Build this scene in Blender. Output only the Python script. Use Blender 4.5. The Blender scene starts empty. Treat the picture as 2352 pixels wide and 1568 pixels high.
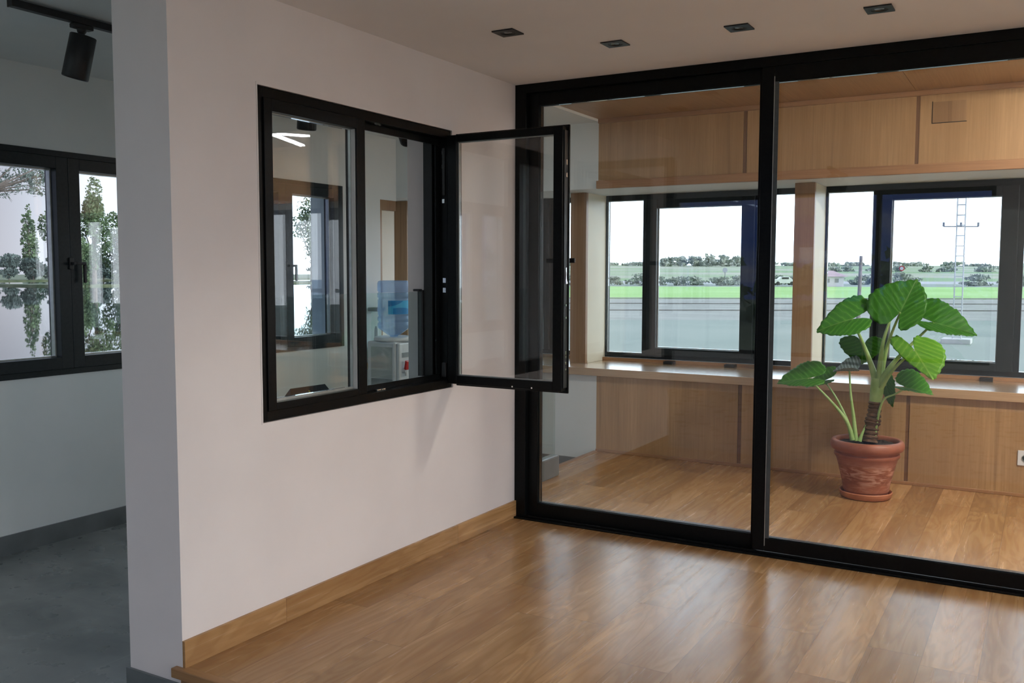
import bpy, bmesh, math, random
import numpy as np
from mathutils import Vector, Matrix
random.seed(7)
SC = bpy.context.scene
COL = SC.collection
PI = math.pi

# ---------------------------------------------------------------- camera
cam_data = bpy.data.cameras.new('camera')
cam_data.sensor_width = 36.0
cam_data.sensor_fit = 'HORIZONTAL'
cam_data.lens = 2121.25 / 2352 * 36.0
cam_data.clip_end = 4000
cam = bpy.data.objects.new('camera', cam_data)
COL.objects.link(cam)
_r = Vector((0.86591416, 0.50018839, 0.00206102))
_u = Vector((-0.0389505, 0.06332109, 0.99723282))
_f = Vector((-0.49867377, 0.8635983, -0.07431322))
cam.matrix_world = Matrix(((_r.x, _u.x, -_f.x, 2.66582765), (_r.y, _u.y, -_f.y, -4.64747047), (_r.z, _u.z, -_f.z, 1.43582821), (0, 0, 0, 1)))
SC.camera = cam
SC.view_settings.view_transform = 'Standard'
SC.view_settings.look = 'None'
SC.view_settings.exposure = 0.14
SC.view_settings.gamma = 1.0
SC.view_settings.use_curve_mapping = False

# ---------------------------------------------------------------- sky
def build_world():
    w = bpy.data.worlds.new('sky'); SC.world = w; w.use_nodes = True
    nt = w.node_tree; N = nt.nodes; Lk = nt.links; N.clear()
    out = N.new('ShaderNodeOutputWorld'); bg = N.new('ShaderNodeBackground')
    tc = N.new('ShaderNodeTexCoord'); sx = N.new('ShaderNodeSeparateXYZ')
    Lk.new(tc.outputs['Generated'], sx.inputs[0])
    def rng(sock, a, b, lo=0.0, hi=1.0):
        m = N.new('ShaderNodeMapRange'); m.interpolation_type = 'SMOOTHSTEP'
        m.inputs[1].default_value = a; m.inputs[2].default_value = b
        m.inputs[3].default_value = lo; m.inputs[4].default_value = hi
        Lk.new(sock, m.inputs[0]); return m.outputs[0]
    def mix(f, a, b):
        m = N.new('ShaderNodeMix'); m.data_type = 'RGBA'
        Lk.new(f, m.inputs[0])
        for s, k in ((a, 6), (b, 7)):
            if isinstance(s, tuple): m.inputs[k].default_value = (*s, 1)
            else: Lk.new(s, m.inputs[k])
        return m.outputs[2]
    # broken cloud over a deep blue sky on the side away from the sun
    mp = N.new('ShaderNodeMapping'); mp.inputs['Scale'].default_value = (1, 1, 4)
    Lk.new(tc.outputs['Generated'], mp.inputs[0])
    nz = N.new('ShaderNodeTexNoise'); nz.inputs['Scale'].default_value = 5; nz.inputs['Detail'].default_value = 6
    Lk.new(mp.outputs[0], nz.inputs['Vector'])
    cl = rng(nz.outputs[0], .45, .65)
    blue = mix(cl, (.07, .14, .48), (.42, .42, .50))
    # thin lavender overcast to the west
    lav = mix(rng(sx.outputs[2], .0, .35), (.56, .56, .64), (.42, .50, .68))
    base = mix(rng(sx.outputs[1], -.75, -.35), blue, lav)
    base = mix(rng(sx.outputs[1], .50, .78), base, (2.9, 3.5, 4.1))
    base = mix(rng(sx.outputs[0], .25, .75), base, SKY_EAST)
    Lk.new(base, bg.inputs[0]); bg.inputs[1].default_value = SKY_STRENGTH
    Lk.new(bg.outputs[0], out.inputs[0])
SKY_EAST = (2.9, 3.05, 3.3)
SKY_STRENGTH = 1.0
build_world()

# ---------------------------------------------------------------- material helpers
def newmat(name):
    m = bpy.data.materials.new(name); m.use_nodes = True
    nt = m.node_tree; b = nt.nodes['Principled BSDF']
    return m, nt, b
def node(nt, t, **kw):
    n = nt.nodes.new(t)
    for k, v in kw.items(): setattr(n, k, v)
    return n
def rgbmix(nt, f, a, b, bt='MIX'):
    m = node(nt, 'ShaderNodeMix', data_type='RGBA', blend_type=bt)
    for s, k in ((f, 0), (a, 6), (b, 7)):
        if isinstance(s, (int, float)): m.inputs[k].default_value = s
        elif isinstance(s, tuple): m.inputs[k].default_value = (*s[:3], 1)
        else: nt.links.new(s, m.inputs[k])
    return m.outputs[2]
def mrange(nt, s, a, b, lo=0., hi=1.):
    m = node(nt, 'ShaderNodeMapRange')
    for i, v in enumerate((a, b, lo, hi)): m.inputs[i + 1].default_value = v
    nt.links.new(s, m.inputs[0]); return m.outputs[0]
def math_(nt, op, a, b=None):
    m = node(nt, 'ShaderNodeMath', operation=op)
    for s, k in ((a, 0), (b, 1)):
        if s is None: continue
        if isinstance(s, (int, float)): m.inputs[k].default_value = s
        else: nt.links.new(s, m.inputs[k])
    return m.outputs[0]
def noise(nt, vec, scale, detail=4, rough=.5, dist=0):
    n = node(nt, 'ShaderNodeTexNoise')
    n.inputs['Scale'].default_value = scale; n.inputs['Detail'].default_value = detail
    n.inputs['Roughness'].default_value = rough; n.inputs['Distortion'].default_value = dist
    if vec is not None: nt.links.new(vec, n.inputs['Vector'])
    return n.outputs[0]
def mapping(nt, vec, scale=(1, 1, 1), rot=(0, 0, 0), loc=(0, 0, 0)):
    n = node(nt, 'ShaderNodeMapping')
    n.inputs['Scale'].default_value = scale; n.inputs['Rotation'].default_value = rot; n.inputs['Location'].default_value = loc
    nt.links.new(vec, n.inputs[0]); return n.outputs[0]
def geopos(nt): return node(nt, 'ShaderNodeNewGeometry').outputs['Position']
def bump(nt, b, h, strength=.1, dist=.01):
    n = node(nt, 'ShaderNodeBump'); n.inputs['Strength'].default_value = strength; n.inputs['Distance'].default_value = dist
    nt.links.new(h, n.inputs['Height']); nt.links.new(n.outputs[0], b.inputs['Normal'])

def mottled(name, ca, cb, scale=3, rough=.6, stretch=(1, 1, 1), bmp=0, metal=0, spec=.5, lo=.35, hi=.65, detail=5):
    m, nt, b = newmat(name)
    v = mapping(nt, geopos(nt), stretch)
    f = noise(nt, v, scale, detail)
    nt.links.new(rgbmix(nt, mrange(nt, f, lo, hi), ca, cb), b.inputs['Base Color'])
    b.inputs['Roughness'].default_value = rough; b.inputs['Metallic'].default_value = metal
    b.inputs['Specular IOR Level'].default_value = spec
    if bmp: bump(nt, b, f, bmp)
    return m

def glass_mat(name, r0=.07, tint=(.93, .96, .95)):
    m, nt, b = newmat(name); nt.nodes.remove(b)
    out = nt.nodes['Material Output']
    lw = node(nt, 'ShaderNodeLayerWeight'); lw.inputs[0].default_value = .5
    p = math_(nt, 'POWER', lw.outputs['Facing'], 4.0)
    f = math_(nt, 'ADD', math_(nt, 'MULTIPLY', p, 1 - r0), r0)
    tr = node(nt, 'ShaderNodeBsdfTransparent'); tr.inputs[0].default_value = (*tint, 1)
    gl = node(nt, 'ShaderNodeBsdfGlossy'); gl.inputs['Roughness'].default_value = 0.0
    gl.inputs[0].default_value = (.95, .97, 1, 1)
    ms = node(nt, 'ShaderNodeMixShader')
    nt.links.new(f, ms.inputs[0]); nt.links.new(tr.outputs[0], ms.inputs[1]); nt.links.new(gl.outputs[0], ms.inputs[2])
    nt.links.new(ms.outputs[0], out.inputs[0])
    return m

def floor_wood(name='oak_planks', flat=True):
    m, nt, b = newmat(name)
    pos = geopos(nt)
    if not flat: pos = mapping(nt, pos, rot=(0, math.radians(90), 0), loc=(.05, .3, 0))
    s = node(nt, 'ShaderNodeSeparateXYZ'); nt.links.new(pos, s.inputs[0])
    u = math_(nt, 'DIVIDE', s.outputs[0], .193); row = math_(nt, 'FLOOR', u)
    wn = node(nt, 'ShaderNodeTexWhiteNoise', noise_dimensions='1D'); nt.links.new(row, wn.inputs['W'])
    v = math_(nt, 'ADD', math_(nt, 'DIVIDE', s.outputs[1], 1.28), math_(nt, 'MULTIPLY', wn.outputs[0], 7.3)); pid = math_(nt, 'FLOOR', v)
    c = node(nt, 'ShaderNodeCombineXYZ'); nt.links.new(row, c.inputs[0]); nt.links.new(pid, c.inputs[1])
    wn2 = node(nt, 'ShaderNodeTexWhiteNoise', noise_dimensions='2D'); nt.links.new(c.outputs[0], wn2.inputs['Vector'])
    rnd = wn2.outputs[0]
    # coordinates shifted per plank
    sh = node(nt, 'ShaderNodeVectorMath', operation='SCALE'); nt.links.new(wn2.outputs['Color'], sh.inputs[0]); sh.inputs['Scale'].default_value = 30
    ad = node(nt, 'ShaderNodeVectorMath', operation='ADD'); nt.links.new(pos, ad.inputs[0]); nt.links.new(sh.outputs[0], ad.inputs[1])
    vec = ad.outputs[0]
    big = noise(nt, mapping(nt, vec, (4.4, .75, 1)), 1.5, 3, .5, .8)
    rings = math_(nt, 'SINE', math_(nt, 'MULTIPLY', big, 52.0))
    streak = noise(nt, mapping(nt, vec, (26, .9, 1)), 1.0, 4, .6, .3)
    fine = noise(nt, mapping(nt, vec, (120, 2.4, 1)), 1.0, 3, .5)
    patch = noise(nt, mapping(nt, vec, (2.6, .5, 1)), 1.2, 3)
    col = rgbmix(nt, mrange(nt, streak, .30, .70), (.40, .225, .092), (.55, .34, .158))
    col = rgbmix(nt, mrange(nt, rings, -.6, 1.0, 0, .42), col, (.24, .115, .042))
    col = rgbmix(nt, mrange(nt, fine, .35, .8, 0, .12), col, (.50, .32, .165))
    col = rgbmix(nt, mrange(nt, patch, .42, .66, .0, .60), col, (.27, .135, .052))
    col = rgbmix(nt, 1.0, col, rgbmix(nt, rnd, (.84, .82, .80), (1.12, 1.10, 1.08)), 'MULTIPLY')
    # plank joints
    fu = math_(nt, 'FRACT', u); fv = math_(nt, 'FRACT', v)
    ju = math_(nt, 'GREATER_THAN', math_(nt, 'ABSOLUTE', math_(nt, 'SUBTRACT', fu, .5)), .493)
    jv = math_(nt, 'GREATER_THAN', math_(nt, 'ABSOLUTE', math_(nt, 'SUBTRACT', fv, .5)), .4985)
    j = math_(nt, 'MAXIMUM', ju, jv)
    col = rgbmix(nt, math_(nt, 'MULTIPLY', j, .45), col, (.10, .045, .02))
    nt.links.new(col, b.inputs['Base Color'])
    nt.links.new(mrange(nt, streak, .3, .7, .22, .29), b.inputs['Roughness'])
    b.inputs['Specular IOR Level'].default_value = .36
    bump(nt, b, math_(nt, 'SUBTRACT', 1.0, j), .10, .0006)
    return m

def veneer(name, axis, ca, cb, cc, rough=.38, seed=0, sc=1.0, spec=.5):
    """oak veneer with fine straight grain running along the given axis"""
    m, nt, b = newmat(name)
    st = {'z': (34, 34, 1.0), 'x': (1.0, 34, 34), 'y': (34, 1.0, 34)}[axis]
    st = tuple(q * sc for q in st)
    st2 = {'z': (5, 5, .25), 'x': (.25, 5, 5), 'y': (5, .25, 5)}[axis]
    pos = mapping(nt, geopos(nt), loc=(seed, seed * .7, seed * 1.3))
    f = noise(nt, mapping(nt, pos, st), 3.0, 5, .6, .1)
    g = noise(nt, mapping(nt, pos, st2), 1.5, 3, .5, .3)
    l = noise(nt, mapping(nt, pos, tuple(q * .55 for q in st)), 1.0, 2, .4)
    col = rgbmix(nt, mrange(nt, f, .3, .7), ca, cb)
    col = rgbmix(nt, mrange(nt, g, .35, .7, 0, .6), col, cc)
    col = rgbmix(nt, mrange(nt, l, .66, .72, 0, .35), col, (ca[0] * .45, ca[1] * .4, ca[2] * .35))
    nt.links.new(col, b.inputs['Base Color']); b.inputs['Roughness'].default_value = rough; b.inputs['Specular IOR Level'].default_value = spec
    if spec > .9: b.inputs['Coat Weight'].default_value = 1.0; b.inputs['Coat Roughness'].default_value = .22; b.inputs['Coat IOR'].default_value = 1.8
    bump(nt, b, f, .03, .003)
    return m

def tile_mat():
    m, nt, b = newmat('grey_stone_tiles')
    pos = geopos(nt); s = node(nt, 'ShaderNodeSeparateXYZ'); nt.links.new(pos, s.inputs[0])
    col = rgbmix(nt, mrange(nt, noise(nt, mapping(nt, pos, (1.1, 1.7, 1)), 1.6, 6, .62, .5), .35, .66), (.15, .163, .163), (.27, .285, .28))
    jx = math_(nt, 'ABSOLUTE', math_(nt, 'SUBTRACT', math_(nt, 'FRACT', math_(nt, 'DIVIDE', math_(nt, 'ADD', s.outputs[0], 1.535), .9)), .0))
    rowi = math_(nt, 'FLOOR', math_(nt, 'DIVIDE', math_(nt, 'ADD', s.outputs[0], 1.535), .9))
    yo = math_(nt, 'ADD', math_(nt, 'ADD', s.outputs[1], 1.83), math_(nt, 'MULTIPLY', rowi, .3))
    jy = math_(nt, 'FRACT', math_(nt, 'DIVIDE', yo, .9))
    j = math_(nt, 'MAXIMUM', math_(nt, 'LESS_THAN', jx, .005), math_(nt, 'LESS_THAN', jy, .005))
    col = rgbmix(nt, math_(nt, 'MULTIPLY', j, .4), col, (.34, .35, .34))
    nt.links.new(col, b.inputs['Base Color'])
    nt.links.new(mrange(nt, noise(nt, pos, 6, 4), .3, .7, .24, .36), b.inputs['Roughness'])
    return m

def leaf_mat(name, ca, cb, vein, gloss=.35):
    m, nt, b = newmat(name)
    uv = node(nt, 'ShaderNodeUVMap'); s = node(nt, 'ShaderNodeSeparateXYZ'); nt.links.new(uv.outputs[0], s.inputs[0])
    av = math_(nt, 'ABSOLUTE', s.outputs[1])
    t = math_(nt, 'SUBTRACT', math_(nt, 'MULTIPLY', s.outputs[0], 5.0), math_(nt, 'MULTIPLY', av, 4.2))
    wob = noise(nt, uv.outputs[0], 5, 3)
    t = math_(nt, 'ADD', t, math_(nt, 'MULTIPLY', wob, .7))
    w = math_(nt, 'ABSOLUTE', math_(nt, 'SUBTRACT', math_(nt, 'FRACT', t), .5))   # .5 on veins
    mid = mrange(nt, av, 0, .035, .55, 0)
    col = rgbmix(nt, mrange(nt, w, .12, .46), ca, cb)
    vv = math_(nt, 'MAXIMUM', mrange(nt, w, .44, .5, 0, .40), mid)
    col = rgbmix(nt, vv, col, vein)
    col = rgbmix(nt, mrange(nt, noise(nt, uv.outputs[0], 2.5, 3), .4, .7, 0, .35), col, (ca[0] * .7, ca[1] * .75, ca[2] * .7))
    nt.links.new(col, b.inputs['Base Color']); b.inputs['Roughness'].default_value = gloss; b.inputs['Specular IOR Level'].default_value = .25
    tl = node(nt, 'ShaderNodeBsdfTranslucent'); nt.links.new(col, tl.inputs[0])
    ms = node(nt, 'ShaderNodeMixShader'); ms.inputs[0].default_value = .38
    nt.links.new(b.outputs[0], ms.inputs[1]); nt.links.new(tl.outputs[0], ms.inputs[2])
    nt.links.new(ms.outputs[0], nt.nodes['Material Output'].inputs[0])
    bump(nt, b, w, .18, .01)
    return m

def foliage_mat(name, ca, cb, scale=.8):
    m, nt, b = newmat(name)
    col = rgbmix(nt, mrange(nt, noise(nt, geopos(nt), scale, 4), .35, .65), ca, cb)
    nt.links.new(col, b.inputs['Base Color']); b.inputs['Roughness'].default_value = .7
    return m

def emit_mat(name, col, st):
    m, nt, b = newmat(name)
    b.inputs['Base Color'].default_value = (*col, 1)
    b.inputs['Emission Color'].default_value = (*col, 1); b.inputs['Emission Strength'].default_value = st
    return m

M = {}
M['plaster'] = mottled('warm_white_plaster', (.77, .715, .70), (.81, .755, .74), 2.2, .75, bmp=.02)
M['plaster_lower'] = mottled('white_plaster', (.70, .75, .75), (.75, .79, .79), 2.2, .7, bmp=.02)
M['ceiling'] = mottled('matt_white_ceiling', (.82, .80, .80), (.86, .84, .84), 1.5, .85)
M['frame'] = mottled('black_powder_coated_aluminium', (.0035, .004, .0042), (.006, .0068, .007), 60, .30, spec=.14)
M['frame_grey'] = mottled('anthracite_powder_coated_aluminium', (.010, .015, .017), (.014, .020, .023), 60, .34, spec=.3)
M['gasket'] = mottled('black_rubber', (.006, .006, .006), (.01, .01, .01), 40, .5)
M['bead'] = mottled('pale_glazing_bead', (.42, .44, .42), (.5, .52, .5), 30, .3, metal=.6)
M['glass'] = glass_mat('clear_window_glass', .045, (.985, .99, .985))
M['glass_ext'] = glass_mat('clear_outer_glass', .07, (.985, .995, .99))
M['guard'] = glass_mat('greenish_guard_glass', .035, (.90, .955, .945))
M['floor'] = floor_wood()
M['skirt'] = floor_wood('oak_skirting', False)
M['panel'] = veneer('pale_oak_panel', 'z', (.36, .215, .098), (.48, .30, .15), (.32, .185, .082))
M['panel_ceiling'] = veneer('pale_oak_ceiling_panel', 'y', (.34, .20, .095), (.45, .285, .145), (.31, .18, .08))
M['trim'] = veneer('oak_trim', 'x', (.32, .165, .080), (.42, .235, .12), (.28, .14, .065))
M['ledge'] = veneer('varnished_oak_ledge', 'x', (.42, .26, .125), (.54, .36, .19), (.38, .23, .11), rough=.26, spec=1.0)
M['column'] = veneer('oak_column_veneer', 'z', (.29, .175, .095), (.37, .235, .130), (.25, .14, .075))
M['batten'] = veneer('dark_oak_batten', 'z', (.17, .085, .042), (.23, .125, .065), (.14, .07, .035))
M['satin'] = mottled('satin_grey_metal', (.055, .066, .070), (.07, .082, .086), 40, .35)
M['cream'] = mottled('cream_lacquer', (.70, .68, .54), (.76, .74, .60), 2, .45)
M['tile'] = tile_mat()
M['skirt_tile'] = mottled('grey_stone_skirting', (.11, .125, .13), (.16, .175, .18), 5, .35)
M['chrome'] = mottled('chrome', (.75, .75, .75), (.85, .85, .85), 30, .15, metal=1)
M['black'] = mottled('matt_black_metal', (.010, .010, .011), (.016, .016, .017), 50, .42)
M['lens'] = mottled('dull_lamp_lens', (.10, .10, .10), (.16, .16, .15), 30, .2)
M['white_plastic'] = mottled('white_plastic', (.70, .71, .73), (.76, .77, .79), 8, .3)
M['pale_plastic'] = mottled('pale_grey_plastic', (.46, .48, .47), (.52, .54, .53), 8, .35)
M['grey_plastic'] = mottled('grey_plastic', (.24, .26, .27), (.30, .32, .33), 8, .35)
M['red'] = mottled('red_plastic', (.55, .02, .02), (.62, .04, .03), 20, .3)
M['label_blue'] = mottled('blue_paper_label', (.015, .24, .60), (.02, .27, .66), 4, .35)
M['label_light'] = mottled('light_blue_label_print', (.06, .46, .82), (.08, .5, .86), 4, .35)
M['terracotta'] = None
M['soil'] = mottled('dark_potting_soil', (.018, .013, .010), (.05, .035, .025), 60, .95, bmp=.6)
M['led'] = emit_mat('led_diffuser', (1.0, .92, .80), 360.0)
M['led2'] = emit_mat('wide_fill_emitter', (1.0, .93, .86), 3.0)  # emitters for added fill bars: wide, upward, soft, cool and weak
M['fill_rear_up'] = emit_mat('upward_fill_emitter', (1.0, .94, .90), 24.0)
M['fill_oak'] = emit_mat('soft_fill_emitter', (1.0, .91, .78), 15.0)
M['led5'] = emit_mat('narrow_led_diffuser', (.94, .96, 1.0), 60.0)
M['fill_tiled'] = emit_mat('cool_fill_emitter', (.80, .93, 1.0), 21.0)
M['fill_balustrade'] = emit_mat('weak_fill_emitter', (.80, .93, 1.0), 9.0)
M['navy'] = mottled('navy_card', (.018, .026, .050), (.024, .034, .06), 6, .45)
M['yellow'] = mottled('yellow_print', (.55, .50, .04), (.62, .56, .06), 20, .5)

def terracotta():
    m, nt, b = newmat('weathered_terracotta')
    pos = geopos(nt); s = node(nt, 'ShaderNodeSeparateXYZ'); nt.links.new(pos, s.inputs[0])
    n1 = noise(nt, mapping(nt, pos, (3.5, 3.5, 16)), 2.2, 5, .6, 1.2)
    col = rgbmix(nt, mrange(nt, noise(nt, pos, 9, 4), .3, .7), (.27, .085, .045), (.40, .145, .085))
    low = math_(nt, 'MULTIPLY', mrange(nt, s.outputs[2], .05, .12, 0, 1), mrange(nt, s.outputs[2], .20, .25, 1, 0))
    dep = math_(nt, 'MULTIPLY', mrange(nt, n1, .47, .60), low)
    col = rgbmix(nt, math_(nt, 'MULTIPLY', dep, .6), col, (.62, .40, .32))
    drk = math_(nt, 'MULTIPLY', mrange(nt, n1, .50, .40), low)
    col = rgbmix(nt, math_(nt, 'MULTIPLY', drk, .55), col, (.15, .050, .030))
    nt.links.new(col, b.inputs['Base Color']); b.inputs['Roughness'].default_value = .42
    bump(nt, b, noise(nt, pos, 60, 3), .08, .004)
    return m
M['terracotta'] = terracotta()

# ---------------------------------------------------------------- mesh helpers
ORG = {}          # object name -> world origin
class MB:
    def __init__(s): s.v = []; s.f = []; s.uv = None; s.sm = False
    def box(s, x0, x1, y0, y1, z0, z1):
        x0, x1 = min(x0, x1), max(x0, x1); y0, y1 = min(y0, y1), max(y0, y1); z0, z1 = min(z0, z1), max(z0, z1)
        b = len(s.v)
        s.v += [(x0, y0, z0), (x1, y0, z0), (x1, y1, z0), (x0, y1, z0), (x0, y0, z1), (x1, y0, z1), (x1, y1, z1), (x0, y1, z1)]
        s.f += [tuple(b + i for i in q) for q in ((0, 3, 2, 1), (4, 5, 6, 7), (0, 1, 5, 4), (1, 2, 6, 5), (2, 3, 7, 6), (3, 0, 4, 7))]
        return s
    def ring(s, ax, p0, p1, a0, a1, z0, z1, l, r, t, b):
        """rectangular frame in the plane x=const (ax 'x', runs along y) or y=const; bars of width l, r, t, b"""
        def bx(a, c, d, e):
            if ax == 'x': s.box(p0, p1, a, c, d, e)
            else: s.box(a, c, p0, p1, d, e)
        bx(a0, a0 + l, z0, z1); bx(a1 - r, a1, z0, z1)
        bx(a0 + l, a1 - r, z1 - t, z1); bx(a0 + l, a1 - r, z0, z0 + b)
        return s
    def poly(s, pts, off):
        """convex polygon pts extruded by vector off"""
        b = len(s.v); n = len(pts); off = Vector(off)
        s.v += [tuple(p) for p in pts] + [tuple(Vector(p) + off) for p in pts]
        s.f.append(tuple(b + i for i in range(n))[::-1]); s.f.append(tuple(b + n + i for i in range(n)))
        for i in range(n): s.f.append((b + i, b + (i + 1) % n, b + n + (i + 1) % n, b + n + i))
        return s
    def tube(s, pts, rad, n=10, cap=True, flat=None):
        pts = [Vector(p) for p in pts]
        if isinstance(rad, (int, float)): rad = [rad] * len(pts)
        b0 = len(s.v); up = Vector((0, 0, 1))
        d0 = (pts[1] - pts[0]).normalized()
        if abs(d0.dot(up)) > .95: up = Vector((1, 0, 0))
        for i, p in enumerate(pts):
            d = (pts[min(i + 1, len(pts) - 1)] - pts[max(i - 1, 0)]).normalized()
            a = d.cross(up).normalized(); c = a.cross(d).normalized(); up = c
            for k in range(n):
                t = 2 * PI * k / n
                s.v.append(tuple(p + a * math.cos(t) * rad[i] + c * math.sin(t) * rad[i]))
        for i in range(len(pts) - 1):
            for k in range(n):
                k2 = (k + 1) % n
                s.f.append((b0 + i * n + k, b0 + i * n + k2, b0 + (i + 1) * n + k2, b0 + (i + 1) * n + k))
        if cap:
            s.f.append(tuple(b0 + k for k in range(n))[::-1]); e = b0 + (len(pts) - 1) * n
            s.f.append(tuple(e + k for k in range(n)))
        s.sm = True
        return s
    def lathe(s, prof, c, n=48, axis='z', close=False):
        b0 = len(s.v); cx, cy, cz = c
        for r, h in prof:
            for k in range(n):
                t = 2 * PI * k / n; x, y = r * math.cos(t), r * math.sin(t)
                if axis == 'z': s.v.append((cx + x, cy + y, cz + h))
                elif axis == 'y': s.v.append((cx + x, cy + h, cz + y))
                else: s.v.append((cx + h, cy + x, cz + y))
        m = len(prof)
        for i in range(m - 1 + (1 if close else 0)):
            i2 = (i + 1) % m
            for k in range(n):
                k2 = (k + 1) % n
                s.f.append((b0 + i * n + k, b0 + i * n + k2, b0 + i2 * n + k2, b0 + i2 * n + k))
        if not close:
            if prof[0][0] > 1e-4: s.f.append(tuple(b0 + k for k in range(n))[::-1])
            if prof[-1][0] > 1e-4: s.f.append(tuple(b0 + (m - 1) * n + k for k in range(n)))
        s.sm = True
        return s
    def rot(s, mat, i0=0):
        for i in range(i0, len(s.v)): s.v[i] = tuple(mat @ Vector(s.v[i]))
        return s
    def build(s, name, mat, parent=None, bevel=0, smooth=None, label=None):
        org = ORG.get(parent.name, (0, 0, 0)) if parent else (0, 0, 0)
        if parent is None and s.v:
            a = np.array(s.v); c = (a.min(0) + a.max(0)) / 2; org = (float(c[0]), float(c[1]), float(a[:, 2].min()))
        me = bpy.data.meshes.new(name)
        me.from_pydata([(x - org[0], y - org[1], z - org[2]) for x, y, z in s.v], [], s.f)
        bm = bmesh.new(); bm.from_mesh(me)
        bmesh.ops.recalc_face_normals(bm, faces=bm.faces); bm.to_mesh(me); bm.free()
        if mat is not None: me.materials.append(mat)
        if s.uv:
            ul = me.uv_layers.new(name='UVMap')
            for l in me.loops: ul.data[l.index].uv = s.uv[l.vertex_index]
        sm = s.sm if smooth is None else smooth
        if sm:
            for p in me.polygons: p.use_smooth = True
        o = bpy.data.objects.new(name, me); COL.objects.link(o)
        if parent: o.parent = parent
        else: o.location = org
        ORG[o.name] = org
        if bevel:
            md = o.modifiers.new('bevel', 'BEVEL'); md.width = bevel; md.segments = 2; md.limit_method = 'ANGLE'; md.angle_limit = math.radians(40)
        if sm and not bevel:
            md = o.modifiers.new('edges', 'EDGE_SPLIT'); md.split_angle = math.radians(50)
        if label: o['label'] = label
        return o
def tag(o, label=None, cat=None, group=None, kind=None):
    if label: o['label'] = label
    if cat: o['category'] = cat
    if group: o['group'] = group
    if kind: o['kind'] = kind
    return o
def thing(name, loc, label=None, cat=None, group=None, kind=None):
    o = bpy.data.objects.new(name, None); COL.objects.link(o); o.location = loc; o.empty_display_size = .1
    ORG[o.name] = tuple(loc)
    return tag(o, label, cat, group, kind)
def dup(root, loc, label=None, group=None, rotz=None):
    r = root.copy(); COL.objects.link(r); r.location = loc; ORG[r.name] = tuple(loc)
    if rotz is not None: r.rotation_euler = (0, 0, rotz)
    if label: r['label'] = label
    if group: r['group'] = group
    for ch in list(root.children):
        c = ch.copy(); COL.objects.link(c); c.parent = r
        for g in list(ch.children):
            d = g.copy(); COL.objects.link(d); d.parent = c
    return r
# ================================================================ the building
S = 'structure'
def struct(name, mb, mat, parent=None, bevel=0):
    o = mb.build(name, mat, parent, bevel)
    if parent is None: o['kind'] = S
    return o
YR = -7.5          # rear wall
XR = 5.2           # right wall
# floors
struct('floor', MB().box(0.0, XR, -2.42, 0, -.15, 0).box(-.435, XR, 0, 2.10, -.15, 0), M['floor'])
struct('floor', MB().box(-2.75, XR + .2, YR - .3, 2.75, -.40, -.18), M['tile'])
struct('trim_1', MB().box(-.035, XR, -2.445, -2.405, -.034, .0015), veneer('oak_nosing', 'x', (.30, .150, .060), (.42, .235, .10), (.25, .12, .045), sc=.7), bevel=.003)
struct('trim_2', MB().box(-.0, XR, -2.43, -2.41, -.18, -.034), veneer('oak_riser', 'x', (.24, .12, .05), (.34, .19, .085), (.2, .1, .04), sc=.7))
struct('trim_3', MB().box(-.455, -.415, 1.13, 2.083, -.18, .004), M['trim'], bevel=.003)
# wall between the two rooms, with the opening of the inner window
W1 = dict(y0=-2.007, y1=-.641, z0=.835, z1=2.168)
wl = MB().box(-.29, 0, -2.42, W1['y0'], -.18, 2.75).box(-.29, 0, W1['y1'], .10, -.18, 2.75)
wl.box(-.29, 0, W1['y0'], W1['y1'], -.18, W1['z0']).box(-.29, 0, W1['y0'], W1['y1'], W1['z1'], 2.75)
struct('wall_left', wl, M['plaster'])
struct('baseboard_left', MB().box(0, .013, -2.42, .0, 0, .10), M['skirt'], bevel=.001)
struct('baseboard_end', MB().box(-.302, -.005, -2.432, -2.42, -.18, -.060).box(-.302, -.29, -2.42, .1, -.18, -.066), M['skirt_tile'], bevel=.001)
# wall towards the river
RW = -2.426
wb = MB(); ops = [(-5.48, -4.12), (-3.66, -2.30), (-1.84, -.48), (-.02, 1.32)]
edge = YR - .3
for a, c in ops:
    wb.box(-2.75, RW, edge, a, -.18, 2.8); wb.box(-2.75, RW, a, c, -.18, .820); wb.box(-2.75, RW, a, c, 2.147, 2.8); edge = c
wb.box(-2.75, RW, edge, 1.62, -.18, 2.8).box(-2.75, RW, 1.62, 1.85, -.18, 2.8).box(-2.75, RW, 1.85, 2.083, 2.075, 2.8).box(-2.75, RW, 1.85, 2.083, -.18, .655)
struct('wall_river', wb, M['plaster_lower'])
struct('baseboard_river', MB().box(RW, RW + .012, YR, 2.083, -.18, -.068), M['skirt_tile'])
# wall towards the fields: low wall, high wall
struct('wall_fields', MB().box(-3.1, -.435, 2.10, 2.95, -.4, .613).box(-3.1, -.435, 2.083, 2.1, -.18, .613).box(-.435, XR, 2.10, 2.95, -.4, .613)
       .box(-3.1, XR + .2, 2.10, 2.95, 2.10, 2.85).box(-3.1, -2.665, 2.10, 2.95, .704, 2.10).box(-3.1, -2.75, 2.10, 2.95, .613, .704).box(-3.1, -.435, 2.083, 2.1, 2.10, 2.8), M['plaster_lower'])
struct('baseboard_fields', MB().box(RW, -.455, 2.068, 2.083, -.18, -.068), M['skirt_tile'])
# right wall, tall openings to the east
wr = MB(); edge = YR
for a, c in ((-7.1, -5.2), (-4.8, -2.9), (-2.5, -.5)):
    wr.box(XR, XR + .2, edge, a, -.4, 2.85); wr.box(XR, XR + .2, a, c, 2.35, 2.85); wr.box(XR, XR + .2, a, c, -.4, .05); edge = c
wr.box(XR, XR + .2, edge, 2.95, -.4, 2.85)
struct('wall_right', wr, M['plaster'])
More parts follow.
